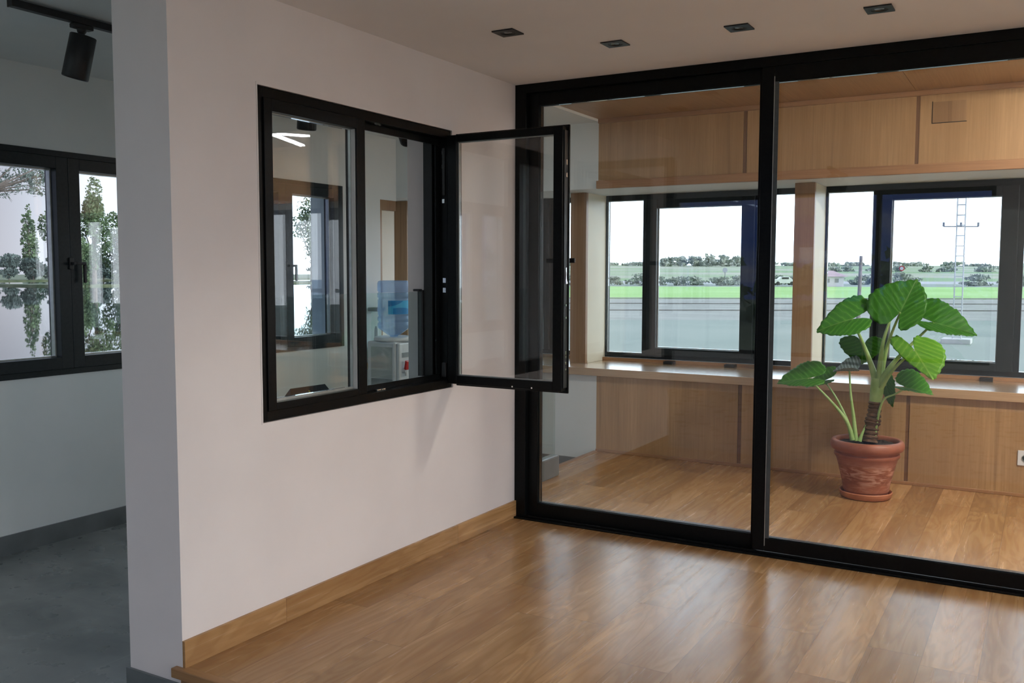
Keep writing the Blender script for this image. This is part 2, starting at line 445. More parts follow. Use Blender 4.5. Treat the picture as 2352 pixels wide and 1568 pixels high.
# rear wall, wide glazed opening
struct('wall_rear', MB().box(-3.1, -1.85, YR - .3, YR, -.4, 2.85).box(2.12, XR + .2, YR - .3, YR, -.4, 2.85).box(-1.85, 2.12, YR - .3, YR, 2.46, 2.85).box(-1.85, 2.12, YR - .3, YR, -.4, .35), M['plaster'])
# ceilings
struct('ceiling', MB().box(-.29, XR, YR, .0, 2.5, 2.8).box(-.01, XR, .0, .12, 2.5, 2.8), M['ceiling'])
struct('ceiling', MB().box(-3.1, -.29, YR, .0, 2.62, 2.8).box(-3.1, -.435, .0, 2.10, 2.62, 2.8), M['plaster_lower'])
cw = MB()
edge = -.435
for j in (1.873, 4.2, XR):
    cw.box(edge, j - .003, .12, 2.10, 2.64, 2.8); edge = j
struct('ceiling', cw, M['panel_ceiling'])
struct('roof', MB().box(-3.2, XR + .3, YR - .4, 3.05, 2.82, 2.95), M['plaster'])  # slab added above the ceilings to block light leaks
# oak cladding of the field wall: separate panels with narrow battens
clad = thing('trim_4', (1.8, 2.083, 0), kind=S)
for i, (a, c) in enumerate(((-.435, .717), (.745, 1.873), (1.897, 3.02), (3.045, 4.17), (4.195, XR))):
    mt = veneer('pale_oak_panel_%d' % i, 'z', (.36, .215, .098), (.48, .30, .15), (.32, .185, .082), seed=i * 3.7)
    MB().box(a, c, 2.083, 2.10, .022, .613).build('wood_panel', mt, clad)
    MB().box(a, c, 2.083, 2.10, 2.16, 2.606).build('wood_panel', mt, clad)
for a in (.731, 1.885, 3.032, 4.182):
    MB().box(a - .012, a + .012, 2.088, 2.10, .022, .613).build('batten', M['batten'], clad)
    MB().box(a - .012, a + .012, 2.086, 2.10, 2.16, 2.606).build('batten', M['batten'], clad)
MB().box(-.435, XR, 2.070, 2.10, 0, .022).build('base_strip', M['trim'], clad, bevel=.003)
MB().box(-.435, XR, 2.066, 2.10, 2.606, 2.64).build('cornice', M['trim'], clad, bevel=.003)
MB().box(-.445, XR, 2.062, 2.104, 2.098, 2.160).build('lintel_board', M['trim'], clad, bevel=.003)
t = thing('vent_cover', (2.073, 2.083, 2.421), 'square flush oak vent cover set into the high oak panel at the right', 'vent')
MB().box(1.974, 2.173, 2.079, 2.083, 2.424, 2.558).build('cover_plate', veneer('oak_vent_plate', 'z', (.27, .155, .074), (.36, .22, .115), (.25, .14, .065), seed=31), t)
MB().box(1.969, 2.178, 2.0815, 2.083, 2.419, 2.424).box(1.969, 1.974, 2.0815, 2.083, 2.424, 2.563).build('shade_strip', M['gasket'], t)  # thin black strips stand in for shade at the cover's edges
# outlet
t = thing('wall_socket', (2.592, 2.083, .203), 'white double wall socket on the low oak panel at right edge', 'socket')
MB().box(2.548, 2.70, 2.074, 2.083, .205, .302).build('face_plate', M['white_plastic'], t, bevel=.002)
for x in (2.592, 2.662):
    so = MB().lathe([(.0, 0), (.017, 0), (.017, -.003), (.022, -.003), (.022, 0)], (x, 2.0735, .254), 24, 'y').build('socket_well', M['grey_plastic'], t)
# ledge running below all the field windows
t = thing('window_ledge', (1.2, 2.04, .613), 'long varnished oak ledge running below the field windows', 'ledge')
MB().box(-2.74, XR, 2.04, 2.76, .615, .675).build('ledge_board', M['ledge'], t, bevel=.003)
MB().box(-2.66, XR, 2.715, 2.76, .676, .702).build('back_strip', M['trim'], t)
t2 = thing('side_ledge', (-2.4, 1.73, .60), 'short olive oak ledge in the alcove by the river window, below the dispenser', 'ledge')
MB().box(RW + .001, -2.29, 1.60, 2.03, .600, .655).build('ledge_board', M['ledge'], t2, bevel=.003)
# columns between the field windows
names = ['oak column half hidden behind the water bottle, farthest left', 'oak column with cream side, seen just right of the open sash', 'oak column with cream side, directly right of the black mullion', 'oak column at the far right of the field windows']
for i in range(5):
    x = -2.66 + 1.845 * i
    c = thing('wooden_column', (x, 2.36, .676), names[min(i, 3)] if i < 4 else 'oak column closing the row of field windows', 'column')
    MB().box(x, x + .145, 2.36, 2.40, .676, 2.099).build('front_panel', M['column'], c, bevel=.002)
    MB().box(x + .002, x + .143, 2.4005, 2.86, .676, 2.099).build('side_face', M['cream'], c)
    MB().box(x + .1435, x + .149, 2.4005, 2.7, .676, .694).build('side_skirting', M['cream'], c)

# ================================================================ windows
def handle_y(parent, x, y, z, d=1):
    """lever handle on a plane x = const, hanging down"""
    h = MB().box(x, x + .012 * d, y - .014, y + .014, z - .035, z + .035).build('handle', M['black'], parent, bevel=.003)
    MB().box(x + .012 * d, x + .045 * d, y - .009, y + .009, z - .009, z + .009).box(x + .030 * d, x + .045 * d, y + .009, y + .075, z - .009, z + .009).box(x + .030 * d, x + .045 * d, y + .058, y + .075, z - .115, z - .009).build('lever', M['black'], h, bevel=.003)
def river_window(n, y0):
    """double casement in the river wall, y0 = left jamb"""
    y1 = y0 + 1.36; z0, z1 = .820, 2.147; ym = y0 + .68
    w = thing('window_%d' % n, (RW, (y0 + y1) / 2, z0), kind=S)
    MB().ring('x', RW - .10, RW + .012, y0, y1, z0, z1, .045, .045, .035, .035).build('window_frame', M['frame_grey'], w, bevel=.002)
    for a, c, lft in ((y0 + .046, ym - .001, 1), (ym + .001, y1 - .046, 0)):
        s = MB().ring('x', RW - .09, RW + .022, a, c, z0 + .036, z1 - .036, .075, .075, .070, .070).build('sash', M['frame_grey'], w, bevel=.002)
        MB().ring('x', RW - .062, RW - .030, a + .0752, c - .0752, z0 + .1062, z1 - .1062, .008, .008, .008, .008).build('glazing_bead', M['bead'], s)
        MB().box(RW - .070, RW - .050, a + .0834, c - .0834, z0 + .1144, z1 - .1144).build('pane', M['glass_ext'], s)
    handle_y(w, RW + .023, ym, 1.485)
for n, (a, c) in zip((2, 3, 4, 5), ops[::-1]): river_window(n, a)

def field_window(n, x0):
    """fixed light, projecting casement, fixed light between two columns; x0 = right face of the left column"""
    w = thing('window_%d' % n, (x0 + .85, 2.75, .702), kind=S)
    e = x0 + 1.70
    f = MB().ring('y', 2.76, 2.83, x0, e, .7025, 2.10, .012, .012, .045, .040)
    f.box(x0 + .345, x0 + .395, 2.76, 2.83, .7425, 2.055).box(x0 + 1.305, x0 + 1.345, 2.76, 2.83, .7425, 2.055)
    f.build('window_frame', M['frame_grey'], w, bevel=.002)
    MB().ring('y', 2.775, 2.785, x0 + .0122, x0 + .3448, .7427, 2.0548, .006, .006, .006, .006).build('glazing_bead', M['bead'], w)
    MB().box(x0 + .0184, x0 + .3386, 2.778, 2.798, .7489, 2.0486).build('pane', M['glass_ext'], w)
    MB().box(x0 + 1.3452, x0 + 1.6878, 2.778, 2.798, .7427, 2.0548).build('pane', M['glass_ext'], w)
    s = MB().ring('y', 2.722, 2.80, x0 + .3952, x0 + 1.3048, .7427, 2.0548, .085, .105, .075, .060).build('sash', M['frame_grey'], w, bevel=.003)
    MB().ring('y', 2.765, 2.775, x0 + .4804, x0 + 1.1996, .8029, 1.9796, .008, .005, .004, .006).build('glazing_bead', M['bead'], s)
    MB().box(x0 + .4886, x0 + 1.1944, 2.768, 2.788, .8091, 1.9754).build('pane', M['glass_ext'], s)
    for bx in (x0 + .585, x0 + 1.105):
        MB().box(bx, bx + .085, 2.64, 2.714, .676, .700).build('stop_block', M['black'], w, bevel=.003)
for i, x in enumerate((-2.515, -.670, 1.175, 3.02)): field_window(6 + i, x)

# plain fixed glazing to the east and to the rear (behind the camera)
n = 10
for a, c in ((-7.1, -5.2), (-4.8, -2.9), (-2.5, -.5)):
    w = thing('window_%d' % n, (XR + .1, (a + c) / 2, .05), kind=S); n += 1
    MB().ring('x', XR + .06, XR + .13, a, c, .05, 2.35, .05, .05, .05, .05).build('window_frame', M['frame'], w)
    MB().box(XR + .09, XR + .10, a + .05, c - .05, .10, 2.30).build('pane', M['glass_ext'], w)
w = thing('window_%d' % n, (.135, YR - .1, .35), kind=S)
fm = MB().ring('y', YR - .13, YR - .06, -1.85, 2.12, .35, 2.46, .05, .05, .05, .05)
for x in (-.55, .80): fm.box(x, x + .06, YR - .13, YR - .06, .40, 2.41)
fm.build('window_frame', M['frame'], w)
MB().box(-1.80, 2.07, YR - .10, YR - .095, .40, 2.41).build('pane', M['glass_ext'], w)

# ---------------------------------------------------------------- inner window with the open casement
w1 = thing('window_1', (0, (W1['y0'] + W1['y1']) / 2, W1['z0']), kind=S)
y0, y1, z0, z1 = W1['y0'], W1['y1'], W1['z0'], W1['z1']
MB().ring('x', -.012, .002, y0 - .001, y1 + .001, z0 - .001, z1 + .001, .006, .012, .010, .005).build('trim_bead', M['plaster'], w1)
fr = MB().ring('x', -.085, -.004, y0 + .007, y1 - .013, z0 + .007, z1 - .012, .028, .035, .040, .040)
fr.box(-.060, -.004, -1.405, -1.345, z0 + .047, z1 - .052)
fr.build('window_frame', M['frame'], w1, bevel=.002)
lin = MB().ring('x', -.140, -.0855, y0 + .007, y1 - .013, z0 + .007, z1 - .012, .035, .055, .055, .050)
lin.build('frame_lining', M['gasket'], w1, bevel=.002)
rb = MB().box(-.060, -.052, -1.345, y1 - .049, z0 + .0475, z0 + .075).box(-.060, -.052, -1.345, y1 - .049, z1 - .085, z1 - .0525).box(-.060, -.052, y1 - .080, y1 - .0485, z0 + .076, z1 - .0855)
rb.build('frame_rebate', M['frame'], w1)
# fixed light on the left
fx = MB().ring('x', -.060, .004, y0 + .0355, -1.4055, z0 + .0475, z1 - .0525, .045, .010, .048, .030).build('fixed_sash', M['frame'], w1, bevel=.002)
MB().ring('x', -.040, -.026, y0 + .0807, -1.4157, z0 + .0777, z1 - .1007, .006, .005, .004, .010).build('glazing_bead', M['bead'], fx)
MB().box(-.025, -.003, -1.4185, -1.4158, z0 + .078, z1 - .102).build('side_gasket', M['pale_plastic'], fx)
MB().box(-.045, -.027, y0 + .0869, -1.4209, z0 + .0879, z1 - .1049).build('pane', M['glass'], fx)
# hardware
for y in (-1.235, -1.20):
    pl = MB().box(-.045, -.022, y - .014, y + .014, z0 + .0472, z0 + .055).build('striker_plate', M['chrome'], w1, bevel=.002)
for y in (-1.235, -1.21): MB().box(-.040, -.028, y - .009, y + .009, z1 - .056, z1 - .0523).build('striker_plate', M['chrome'], w1)
for z in (1.345, 1.395): MB().box(-.030, -.012, y1 - .0525, y1 - .0485, z - .012, z + .012).build('striker_plate', M['chrome'], w1)
for z in (2.045, 1.975, 1.80): MB().box(-.032, -.018, y1 - .054, y1 - .0485, z - .010, z + .010).build('hinge_screw', M['chrome'], w1)
MB().box(-.036, -.010, y1 - .060, y1 - .0485, z0 + .06, z0 + .135).build('lower_hinge', M['black'], w1, bevel=.004)
MB().box(-.032, -.014, y1 - .056, y1 - .0485, z1 - .34, z1 - .10).build('upper_hinge', M['black'], w1, bevel=.004)
# low glass guard behind the opening
MB().box(-.160, -.150, -1.78, y1 - .080, z0 + .05, 1.336).build('glass_guard', M['guard'], w1)
MB().box(-.172, -.1405, y1 - .0795, y1 - .060, z0 + .06, 1.345).box(-.178, -.141, y1 - .11, y1 - .08, 1.338, 1.350).build('guard_clip', M['black'], w1, bevel=.002)

# open casement, swung out into the room at a right angle
sa = thing('casement_sash', (0, -.665, .85), 'open black casement sash swung out at right angles from the inner window', 'window sash')
ys0, ys1 = -.702, -.640
X0, X1, Z0, Z1 = .004, .672, .850, 2.140
MB().ring('y', ys0, ys1 - .012, X0, X1 - .010, Z0 + .014, Z1 - .012, .056, .050, .036, .044).build('sash_frame', M['frame'], sa, bevel=.003)
MB().ring('y', ys1 - .0115, ys1, X0 + .02, X1, Z0, Z1, .018, .050, .026, .032).build('overlap_flange', M['frame'], sa, bevel=.002)
gr = MB().box(X1 - .0095, X1 - .005, ys0 + .012, ys1 - .012, Z0 + .03, Z1 - .03)
gr.build('locking_bar', M['black'], sa)
bd = MB().ring('y', ys0 + .016, ys0 + .030, X0 + .0562, X1 - .0602, Z0 + .0582, Z1 - .0482, .007, .004, .004, .005).build('glazing_bead', M['bead'], sa)
MB().box(X0 + .0636, X1 - .0646, ys0 + .018, ys0 + .040, Z0 + .0636, Z1 - .0526).build('pane', M['glass'], sa)
for z, h in ((1.43, .03), (1.96, .012), (1.90, .01), (1.28, .005), (1.22, .005), (1.05, .008), (1.03, .006), (1.0, .006), (.97, .004)):
    MB().box(X1 - .0048, X1 - .001, ys0 + .024, ys0 + .034, z - h, z + h).build('bolt', M['chrome'], sa)
MB().tube([(X1 - .002, ys0 + .030, 1.385), (X1 - .001, ys0 + .026, 1.40), (X1 - .001, ys0 + .028, 1.44)], [.009, .005, .002], 8).build('bolt', M['chrome'], sa)
for x in (.10, .16, .26): MB().box(x, x + .045, ys0 + .02, ys0 + .03, Z1 - .0118, Z1 - .0095).build('edge_fitting', M['chrome'], sa)
for x in (.39, .50): MB().lathe([(.0, 0), (.004, 0), (.004, .0025), (0, .0025)], (x, ys0 - .002, Z0 + .022), 12, 'y').build('screw', M['chrome'], sa)
hd = MB().box(.630, .656, ys1, ys1 + .012, 1.46, 1.53).build('handle', M['black'], sa, bevel=.003)
MB().box(.638, .655, ys1 + .012, ys1 + .04, 1.487, 1.503).box(.520, .678, ys1 + .0405, ys1 + .052, 1.483, 1.507).build('lever', M['black'], hd, bevel=.004)

# ================================================================ glazed partition
gp = thing('glass_partition', (2.6, 0, 0), 'full height black framed glass partition between the rooms', 'partition')
MB().box(0.0, .072, 0, .11, .0, 2.4995).box(.072, XR, 0.0, .11, 2.450, 2.4995).box(0.0, XR, .02, .11, .0, .012).build('outer_frame', M['frame'], gp, bevel=.002)
MB().box(0.0, XR, -.030, -.001, .0, .010).box(.03, XR, -.008, -.001, .0105, .022).build('floor_track', M['frame'], gp, bevel=.002)
# recessed sliding leaf on the left
lf = MB().ring('y', .035, .095, .0725, 1.4085, .0125, 2.4495, .063, .018, .068, .080).build('sliding_leaf', M['frame'], gp, bevel=.002)
MB().box(.1364, 1.3898, .055, .079, .0935, 2.3805).build('pane', M['glass'], lf)
MB().ring('y', .048, .0525, .1357, 1.3903, .0927, 2.3813, .004, .004, .003, .003).build('glazing_bead', M['frame_grey'], lf)
# the post and the leaves flush with the front
def front_leaf(x0, x1):
    l = MB().ring('y', .001, .055, x0, x1, .0225, 2.4495, .060, .060, .075, .068).build('fixed_leaf', M['frame'], gp, bevel=.002)
    MB().box(x0 + .0604, x1 - .0604, .020, .044, .0909, 2.3741).build('pane', M['glass'], l)
    MB().ring('y', .010, .016, x0 + .0602, x1 - .0602, .0907, 2.3743, .010, .004, .003, .003).build('glazing_bead', M['frame_grey'], l)
front_leaf(1.409, 3.30); front_leaf(3.302, XR - .002)
for x in (1.4715, ):
    MB().box(x - .002, x + .001, -.0035, .0005, .05, 2.40).build('edge_profile', M['bead'], gp)
    MB().box(x + .003, x + .022, -.0025, .0005, .0905, 2.374).build('edge_profile', M['satin'], gp)

# glass balustrade in its stone kerb, beyond the partition
bl = thing('glass_balustrade', (-.29, .62, 0), 'frameless glass balustrade in a low grey kerb beyond the partition', 'balustrade')
MB().box(-.345, -.275, .105, 1.125, .0, .150).build('kerb', M['skirt_tile'], bl, bevel=.012)
MB().box(-.318, -.302, .105, 1.105, .1505, 1.150).build('glass_sheet', M['guard'], bl)

# ================================================================ ceiling spotlights
def downlight(x, y, label):
    t = thing('downlight', (x, y, 2.5), label, 'ceiling light', None)
    h = .0525
    m = MB(); n = 32; ro = .034
    zt, zb = 2.4995, 2.494
    # square plate with a round hole
    sq = []
    for k in range(n):
        a = 2 * PI * k / n; c_, s_ = math.cos(a), math.sin(a); q = h / max(abs(c_), abs(s_))
        sq.append((x + c_ * q, y + s_ * q))
    for ring in ([(px, py, zb) for px, py in sq], [(x + ro * math.cos(2 * PI * k / n), y + ro * math.sin(2 * PI * k / n), zb) for k in range(n)], [(px, py, zt) for px, py in sq], [(x + ro * math.cos(2 * PI * k / n), y + ro * math.sin(2 * PI * k / n), zt) for k in range(n)]): m.v += ring
    for k in range(n):
        k2 = (k + 1) % n
        m.f += [(k, k2, n + k2, n + k), (k, k2, 2 * n + k2, 2 * n + k), (n + k, n + k2, 3 * n + k2, 3 * n + k), (2 * n + k, 2 * n + k2, 3 * n + k2, 3 * n + k)]
    m.build('plate', M['black'], t)
    MB().lathe([(.033, 0), (.033, -.004), (.024, -.004), (.020, -.0006)], (x, y, 2.4990), 32).build('reflector', M['gasket'], t)
    MB().lathe([(.0, 0), (.019, 0), (.019, -.0015), (0, -.003)], (x, y, 2.4985), 24).build('lens', M['lens'], t)
for x, y, l in ((.552, -1.03, 'square black downlight nearest the inner window, first from the left'), (.886, -.611, 'square black downlight second from the left, lowest in the photo'),
                (1.468, -.607, 'square black downlight third from the left, above the black mullion'), (2.040, -.609, 'square black downlight farthest right, by the top edge')):
    downlight(x, y, l)

def track_light(name, x, ya, yb, zc, label):
    t = thing(name, (x, (ya + yb) / 2, zc), label, 'track light')
    MB().box(x - .018, x + .018, ya, yb, zc - .036, zc - .004).build('rail', M['black'], t, bevel=.002)
    MB().box(x - .012, x + .012, ya, yb, zc - .004, zc).build('rail_back', M['grey_plastic'], t)
    MB().box(x - .0185, x + .0185, ya - .006, ya, zc - .037, zc - .002).build('end_cap', M['black'], t)
    return t
def spotlight(x, y, zc, tilt, turn, label):
    """swivel spotlight clipped below a rail at (x, y, zc)"""
    t = thing('track_spotlight', (x, y, zc - .036), label, 'spotlight')
    MB().box(x - .020, x + .020, y - .050, y + .050, zc - .058, zc - .037).build('adapter', M['black'], t, bevel=.004)
    MB().lathe([(.0, 0), (.022, 0), (.020, -.012), (.010, -.026), (.009, -.075), (0, -.075)], (x, y, zc - .058), 20).build('stem', M['black'], t)
    m = MB().lathe([(.0, .012), (.030, .012), (.030, .03), (.054, .03), (.058, .026), (.059, -.165), (.056, -.170), (.052, -.168), (.050, -.13), (.0, -.125)], (0, 0, 0), 40)
    R_ = Matrix.Translation((x, y, zc - .115)) @ Matrix.Rotation(turn, 4, 'Z') @ Matrix.Rotation(tilt, 4, 'Y')
    m.rot(R_)
    m.build('lamp_head', M['black'], t)
    return t
track_light('ceiling_track', -1.26, -2.19, 1.25, 2.615, 'black lighting rail on the ceiling of the tiled room')
spotlight(-1.26, -1.851, 2.615, math.radians(-14), math.radians(205), 'black cylinder spotlight on the rail, top left, tilted')
spotlight(-1.26, -.335, 2.585, math.radians(4), 0, 'black spotlight tip seen through the fixed inner window pane')
spotlight(-1.26, .62, 2.585, math.radians(38), math.radians(150), 'black tilted spotlight seen through the open inner window')
tr = track_light('ceiling_track', .75, -5.8, -4.9, 2.50, 'black lighting rail behind the camera, mirrored in the partition')
spotlight(.75, -5.6, 2.5, .3, 0, 'black spotlight behind the camera nearest the rear glazing')
spotlight(.75, -5.1, 2.5, .5, 1.5, 'black spotlight behind the camera nearest the viewer')

def hanging_fill_bar(x0, x1, y0, y1, z, label, mat, up):  # unseen bar, added only as fill light
    t = thing('lamp_or_fill_bar', ((x0 + x1) / 2, (y0 + y1) / 2, z), label, 'ceiling light')
    zz = z - .45
    MB().box(x0 - .01, x1 + .01, y0 - .01, y1 + .01, zz - .030, zz).build('lamp_body', M['white_plastic'], t)
    MB().box(x0, x1, y0, y1, zz - .036, zz - .0305).build('diffuser', mat, t)
    MB().box(x0, x1, y0, y1, zz + .0005, zz + .006).build('upper_diffuser', up, t)
    for y in (y0 + .1, y1 - .1): MB().tube([((x0 + x1) / 2, y, zz), ((x0 + x1) / 2, y, z)], .002, 6).build('suspension_wire', M['chrome'], t)
def led_bar(x0, x1, y0, y1, z, label, mat=None, th=.04):
    t = thing('lamp_or_fill_bar', ((x0 + x1) / 2, (y0 + y1) / 2, z), label, 'ceiling light')
    MB().box(x0 - .01, x1 + .01, y0 - .01, y1 + .01, z - .030, z).build('lamp_body', M['white_plastic'], t)
    MB().box(x0, x1, y0, y1, z - .0305 - th, z - .0305).build('diffuser', mat or M['led'], t)
vt = thing('lamp_or_fill_bar', (2.93, 1.12, 2.64), 'lit v-shaped linear lamp of the oak room, mirrored in the fixed inner pane', 'ceiling light')
for q in ((2.76, 1.39), (3.215, 1.815)):
    a_ = Vector((2.93, 1.12, 0)); c_ = Vector((q[0], q[1], 0)); d_ = (c_ - a_).normalized(); s_ = Vector((-d_.y, d_.x, 0)) * .008; a_ = a_ + d_ * .02
    for nm, z_, th, mt in (('lamp_body', 2.60, .0395, M['white_plastic']), ('diffuser', 2.585, .0145, M['led5'])):
        MB().poly([tuple(a_ - s_ + Vector((0, 0, z_))), tuple(c_ - s_ + Vector((0, 0, z_))), tuple(c_ + s_ + Vector((0, 0, z_))), tuple(a_ + s_ + Vector((0, 0, z_)))], (0, 0, th)).build(nm, mt, vt)
led_bar(3.30, 3.90, .48, .56, 2.64, 'lit linear ceiling lamp of the oak room, right of frame')
led_bar(-.66, -.58, .2, 1.4, 2.62, 'added fill bar of the tiled room by the glass balustrade', M['fill_balustrade'], .003)  # unseen bar added to brighten the low white walls
led_bar(.05, 1.70, .40, .43, 2.64, 'added fill bar of the oak room, hidden above the sliding leaf', M['fill_oak'], .004)  # added out of sight to lighten the left oak panels
for i, y in enumerate((-6.4, -4.9, -3.4)):  # added fill for the near room, kept out of every reflection
    hanging_fill_bar(3.55, 3.67, y - .6, y + .6, 2.50, ['added fill bar behind the camera, rearmost', 'added fill bar behind the camera, middle', 'added fill bar at right of the camera, foremost'][i], M['led2'], M['fill_rear_up'])
for i, y in enumerate((-5.6, -3.9)):  # added fill for the tiled room, out of view
    led_bar(-1.75, -1.68, y - .5, y + .5, 2.62, ['added fill bar of the tiled room, rearmost', 'added fill bar of the tiled room, foremost'][i], M['fill_tiled'], .003)
# ================================================================ potted plant
LEAVES=[
((1.613, 1.45, 1.148),(-0.209, -0.06, -0.07),(-0.047, 0.12, 0.161),(0.029, -0.12, -0.115)),
((1.89, 1.5, 1.196),(0.079, 0.1, 0.21),(-0.224, 0.02, 0.126),(0.175, 0.02, 0.011)),
((2.072, 1.6, 1.132),(0.244, -0.02, -0.055),(0.025, 0.12, 0.167),(0.062, -0.12, -0.072)),
((1.988, 1.42, 0.971),(0.118, -0.12, -0.154),(-0.148, 0.03, 0.002),(0.199, 0.03, 0.007)),
((1.637, 1.75, 0.952),(-0.013, 0.05, -0.103),(-0.152, 0.02, 0.016),(0.126, 0.02, 0.015)),
((1.597, 1.52, 0.813),(-0.102, 0.0, 0.0),(0.004, 0.16, 0.106),(0.031, -0.12, 0.037)),
((1.355, 1.45, 0.758),(-0.206, 0.0, -0.029),(-0.025, 0.14, 0.121),(0.01, -0.1, -0.054)),
((1.422, 1.62, 0.73),(-0.125, 0.0, -0.043),(0.011, 0.1, 0.102),(0.01, -0.1, -0.023)),
((1.94, 1.5, 0.73),(0.154, -0.03, -0.019),(0.027, 0.12, 0.127),(0.027, -0.1, -0.014)),
((1.798, 1.68, 0.719),(0.035, -0.03, -0.141),(-0.053, 0.08, -0.017),(0.074, -0.05, 0.01)),
]
PETIOLES=[
([(1.754, 1.57, 0.739), (1.725, 1.57, 0.835), (1.694, 1.53, 0.939), (1.652, 1.48, 1.059), (1.613, 1.45, 1.148)],0.02,0.006),
([(1.77, 1.55, 0.742), (1.779, 1.53, 0.882), (1.796, 1.52, 1.021), (1.835, 1.52, 1.164)],0.017,0.007),
([(1.777, 1.57, 0.74), (1.804, 1.56, 0.936), (1.84, 1.53, 1.063), (1.89, 1.5, 1.196)],0.013,0.006),
([(1.78, 1.55, 0.729), (1.812, 1.53, 0.802), (1.865, 1.53, 0.889), (1.966, 1.58, 1.013), (2.072, 1.6, 1.132)],0.021,0.006),
([(1.789, 1.53, 0.717), (1.844, 1.48, 0.814), (1.912, 1.44, 0.896), (1.988, 1.42, 0.971)],0.013,0.005),
([(1.735, 1.6, 0.757), (1.694, 1.68, 0.852), (1.637, 1.75, 0.952)],0.01,0.004),
([(1.652, 1.5, 0.371), (1.635, 1.5, 0.515), (1.612, 1.5, 0.667), (1.597, 1.52, 0.813)],0.012,0.005),
([(1.633, 1.49, 0.376), (1.594, 1.48, 0.498), (1.484, 1.46, 0.635), (1.355, 1.45, 0.758)],0.013,0.005),
([(1.636, 1.53, 0.37), (1.568, 1.56, 0.524), (1.494, 1.59, 0.646), (1.422, 1.62, 0.73)],0.01,0.004),
([(1.759, 1.52, 0.377), (1.771, 1.52, 0.496), (1.803, 1.52, 0.637), (1.874, 1.51, 0.684), (1.94, 1.5, 0.73)],0.008,0.004),
([(1.745, 1.62, 0.677), (1.773, 1.66, 0.708), (1.798, 1.68, 0.719)],0.006,0.004),
([(1.673, 1.5, 0.373), (1.688, 1.5, 0.419), (1.706, 1.52, 0.473)],0.012,0.004),
]
TRUNK=[(1.729, 1.53, 0.368), (1.735, 1.54, 0.448), (1.747, 1.55, 0.531), (1.751, 1.56, 0.611), (1.759, 1.56, 0.698), (1.762, 1.56, 0.774)]
pl = thing('potted_plant', (1.705, 1.576, .045), 'potted elephant ear plant with big ribbed green leaves in a terracotta pot', 'plant')
PX, PY = 1.708, 1.576
sc = MB().lathe([(.0, .002), (.142, .002), (.153, .008), (.160, .030), (.162, .040), (.157, .045), (.150, .040), (.144, .018), (0, .016)], (PX, PY, 0), 64)
s_o = sc.build('plant_saucer', mottled('terracotta_saucer', (.42, .155, .075), (.52, .21, .11), 9, .45), None)
tag(s_o, 'round orange terracotta saucer under the plant pot', 'saucer')
pot = [(.0, .019), (.124, .019), (.130, .026), (.152, .12), (.176, .22), (.186, .255), (.194, .266), (.200, .274), (.199, .286), (.190, .292), (.192, .300), (.205, .308),
       (.216, .316), (.224, .333), (.224, .350), (.218, .365), (.210, .374), (.198, .375), (.190, .369), (.187, .355), (.176, .30), (.14, .05), (0, .04)]
MB().lathe(pot, (PX, PY, 0), 72).build('pot', M['terracotta'], pl)
so = MB(); nr, na = 10, 48
for i in range(nr + 1):
    for k in range(na):
        r = .1835 * i / nr; a = 2 * PI * k / na
        so.v.append((PX + r * math.cos(a), PY + r * math.sin(a), .345 + random.uniform(-.004, .006) + .012 * (1 - i / nr)))
for i in range(nr):
    for k in range(na): so.f.append((i * na + k, i * na + (k + 1) % na, (i + 1) * na + (k + 1) % na, (i + 1) * na + k))
so.build('soil', M['soil'], pl)
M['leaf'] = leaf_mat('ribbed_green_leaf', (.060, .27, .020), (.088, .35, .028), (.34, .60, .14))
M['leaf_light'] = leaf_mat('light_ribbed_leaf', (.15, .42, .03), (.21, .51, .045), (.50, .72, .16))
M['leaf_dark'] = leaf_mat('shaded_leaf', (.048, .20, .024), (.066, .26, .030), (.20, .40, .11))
M['leaf_sheen'] = leaf_mat('sky_sheen_leaf', (.12, .19, .19), (.30, .40, .44), (.35, .44, .45), .22)  # blue-grey sky sheen is put into this leaf's colour
M['petiole'] = mottled('pale_green_petiole', (.25, .42, .12), (.38, .56, .21), 14, .4)
M['trunk'] = mottled('scaly_brown_trunk', (.055, .030, .018), (.16, .085, .045), 30, .8, stretch=(1, 1, 3), bmp=.8)
OUT = [(1, 0), (.93, .085), (.80, .22), (.62, .385), (.42, .53), (.20, .64), (0, .70), (-.18, .70), (-.34, .64), (-.46, .53), (-.53, .39), (-.53, .26), (-.46, .155), (-.32, .09), (-.15, .045), (-.03, .012)]
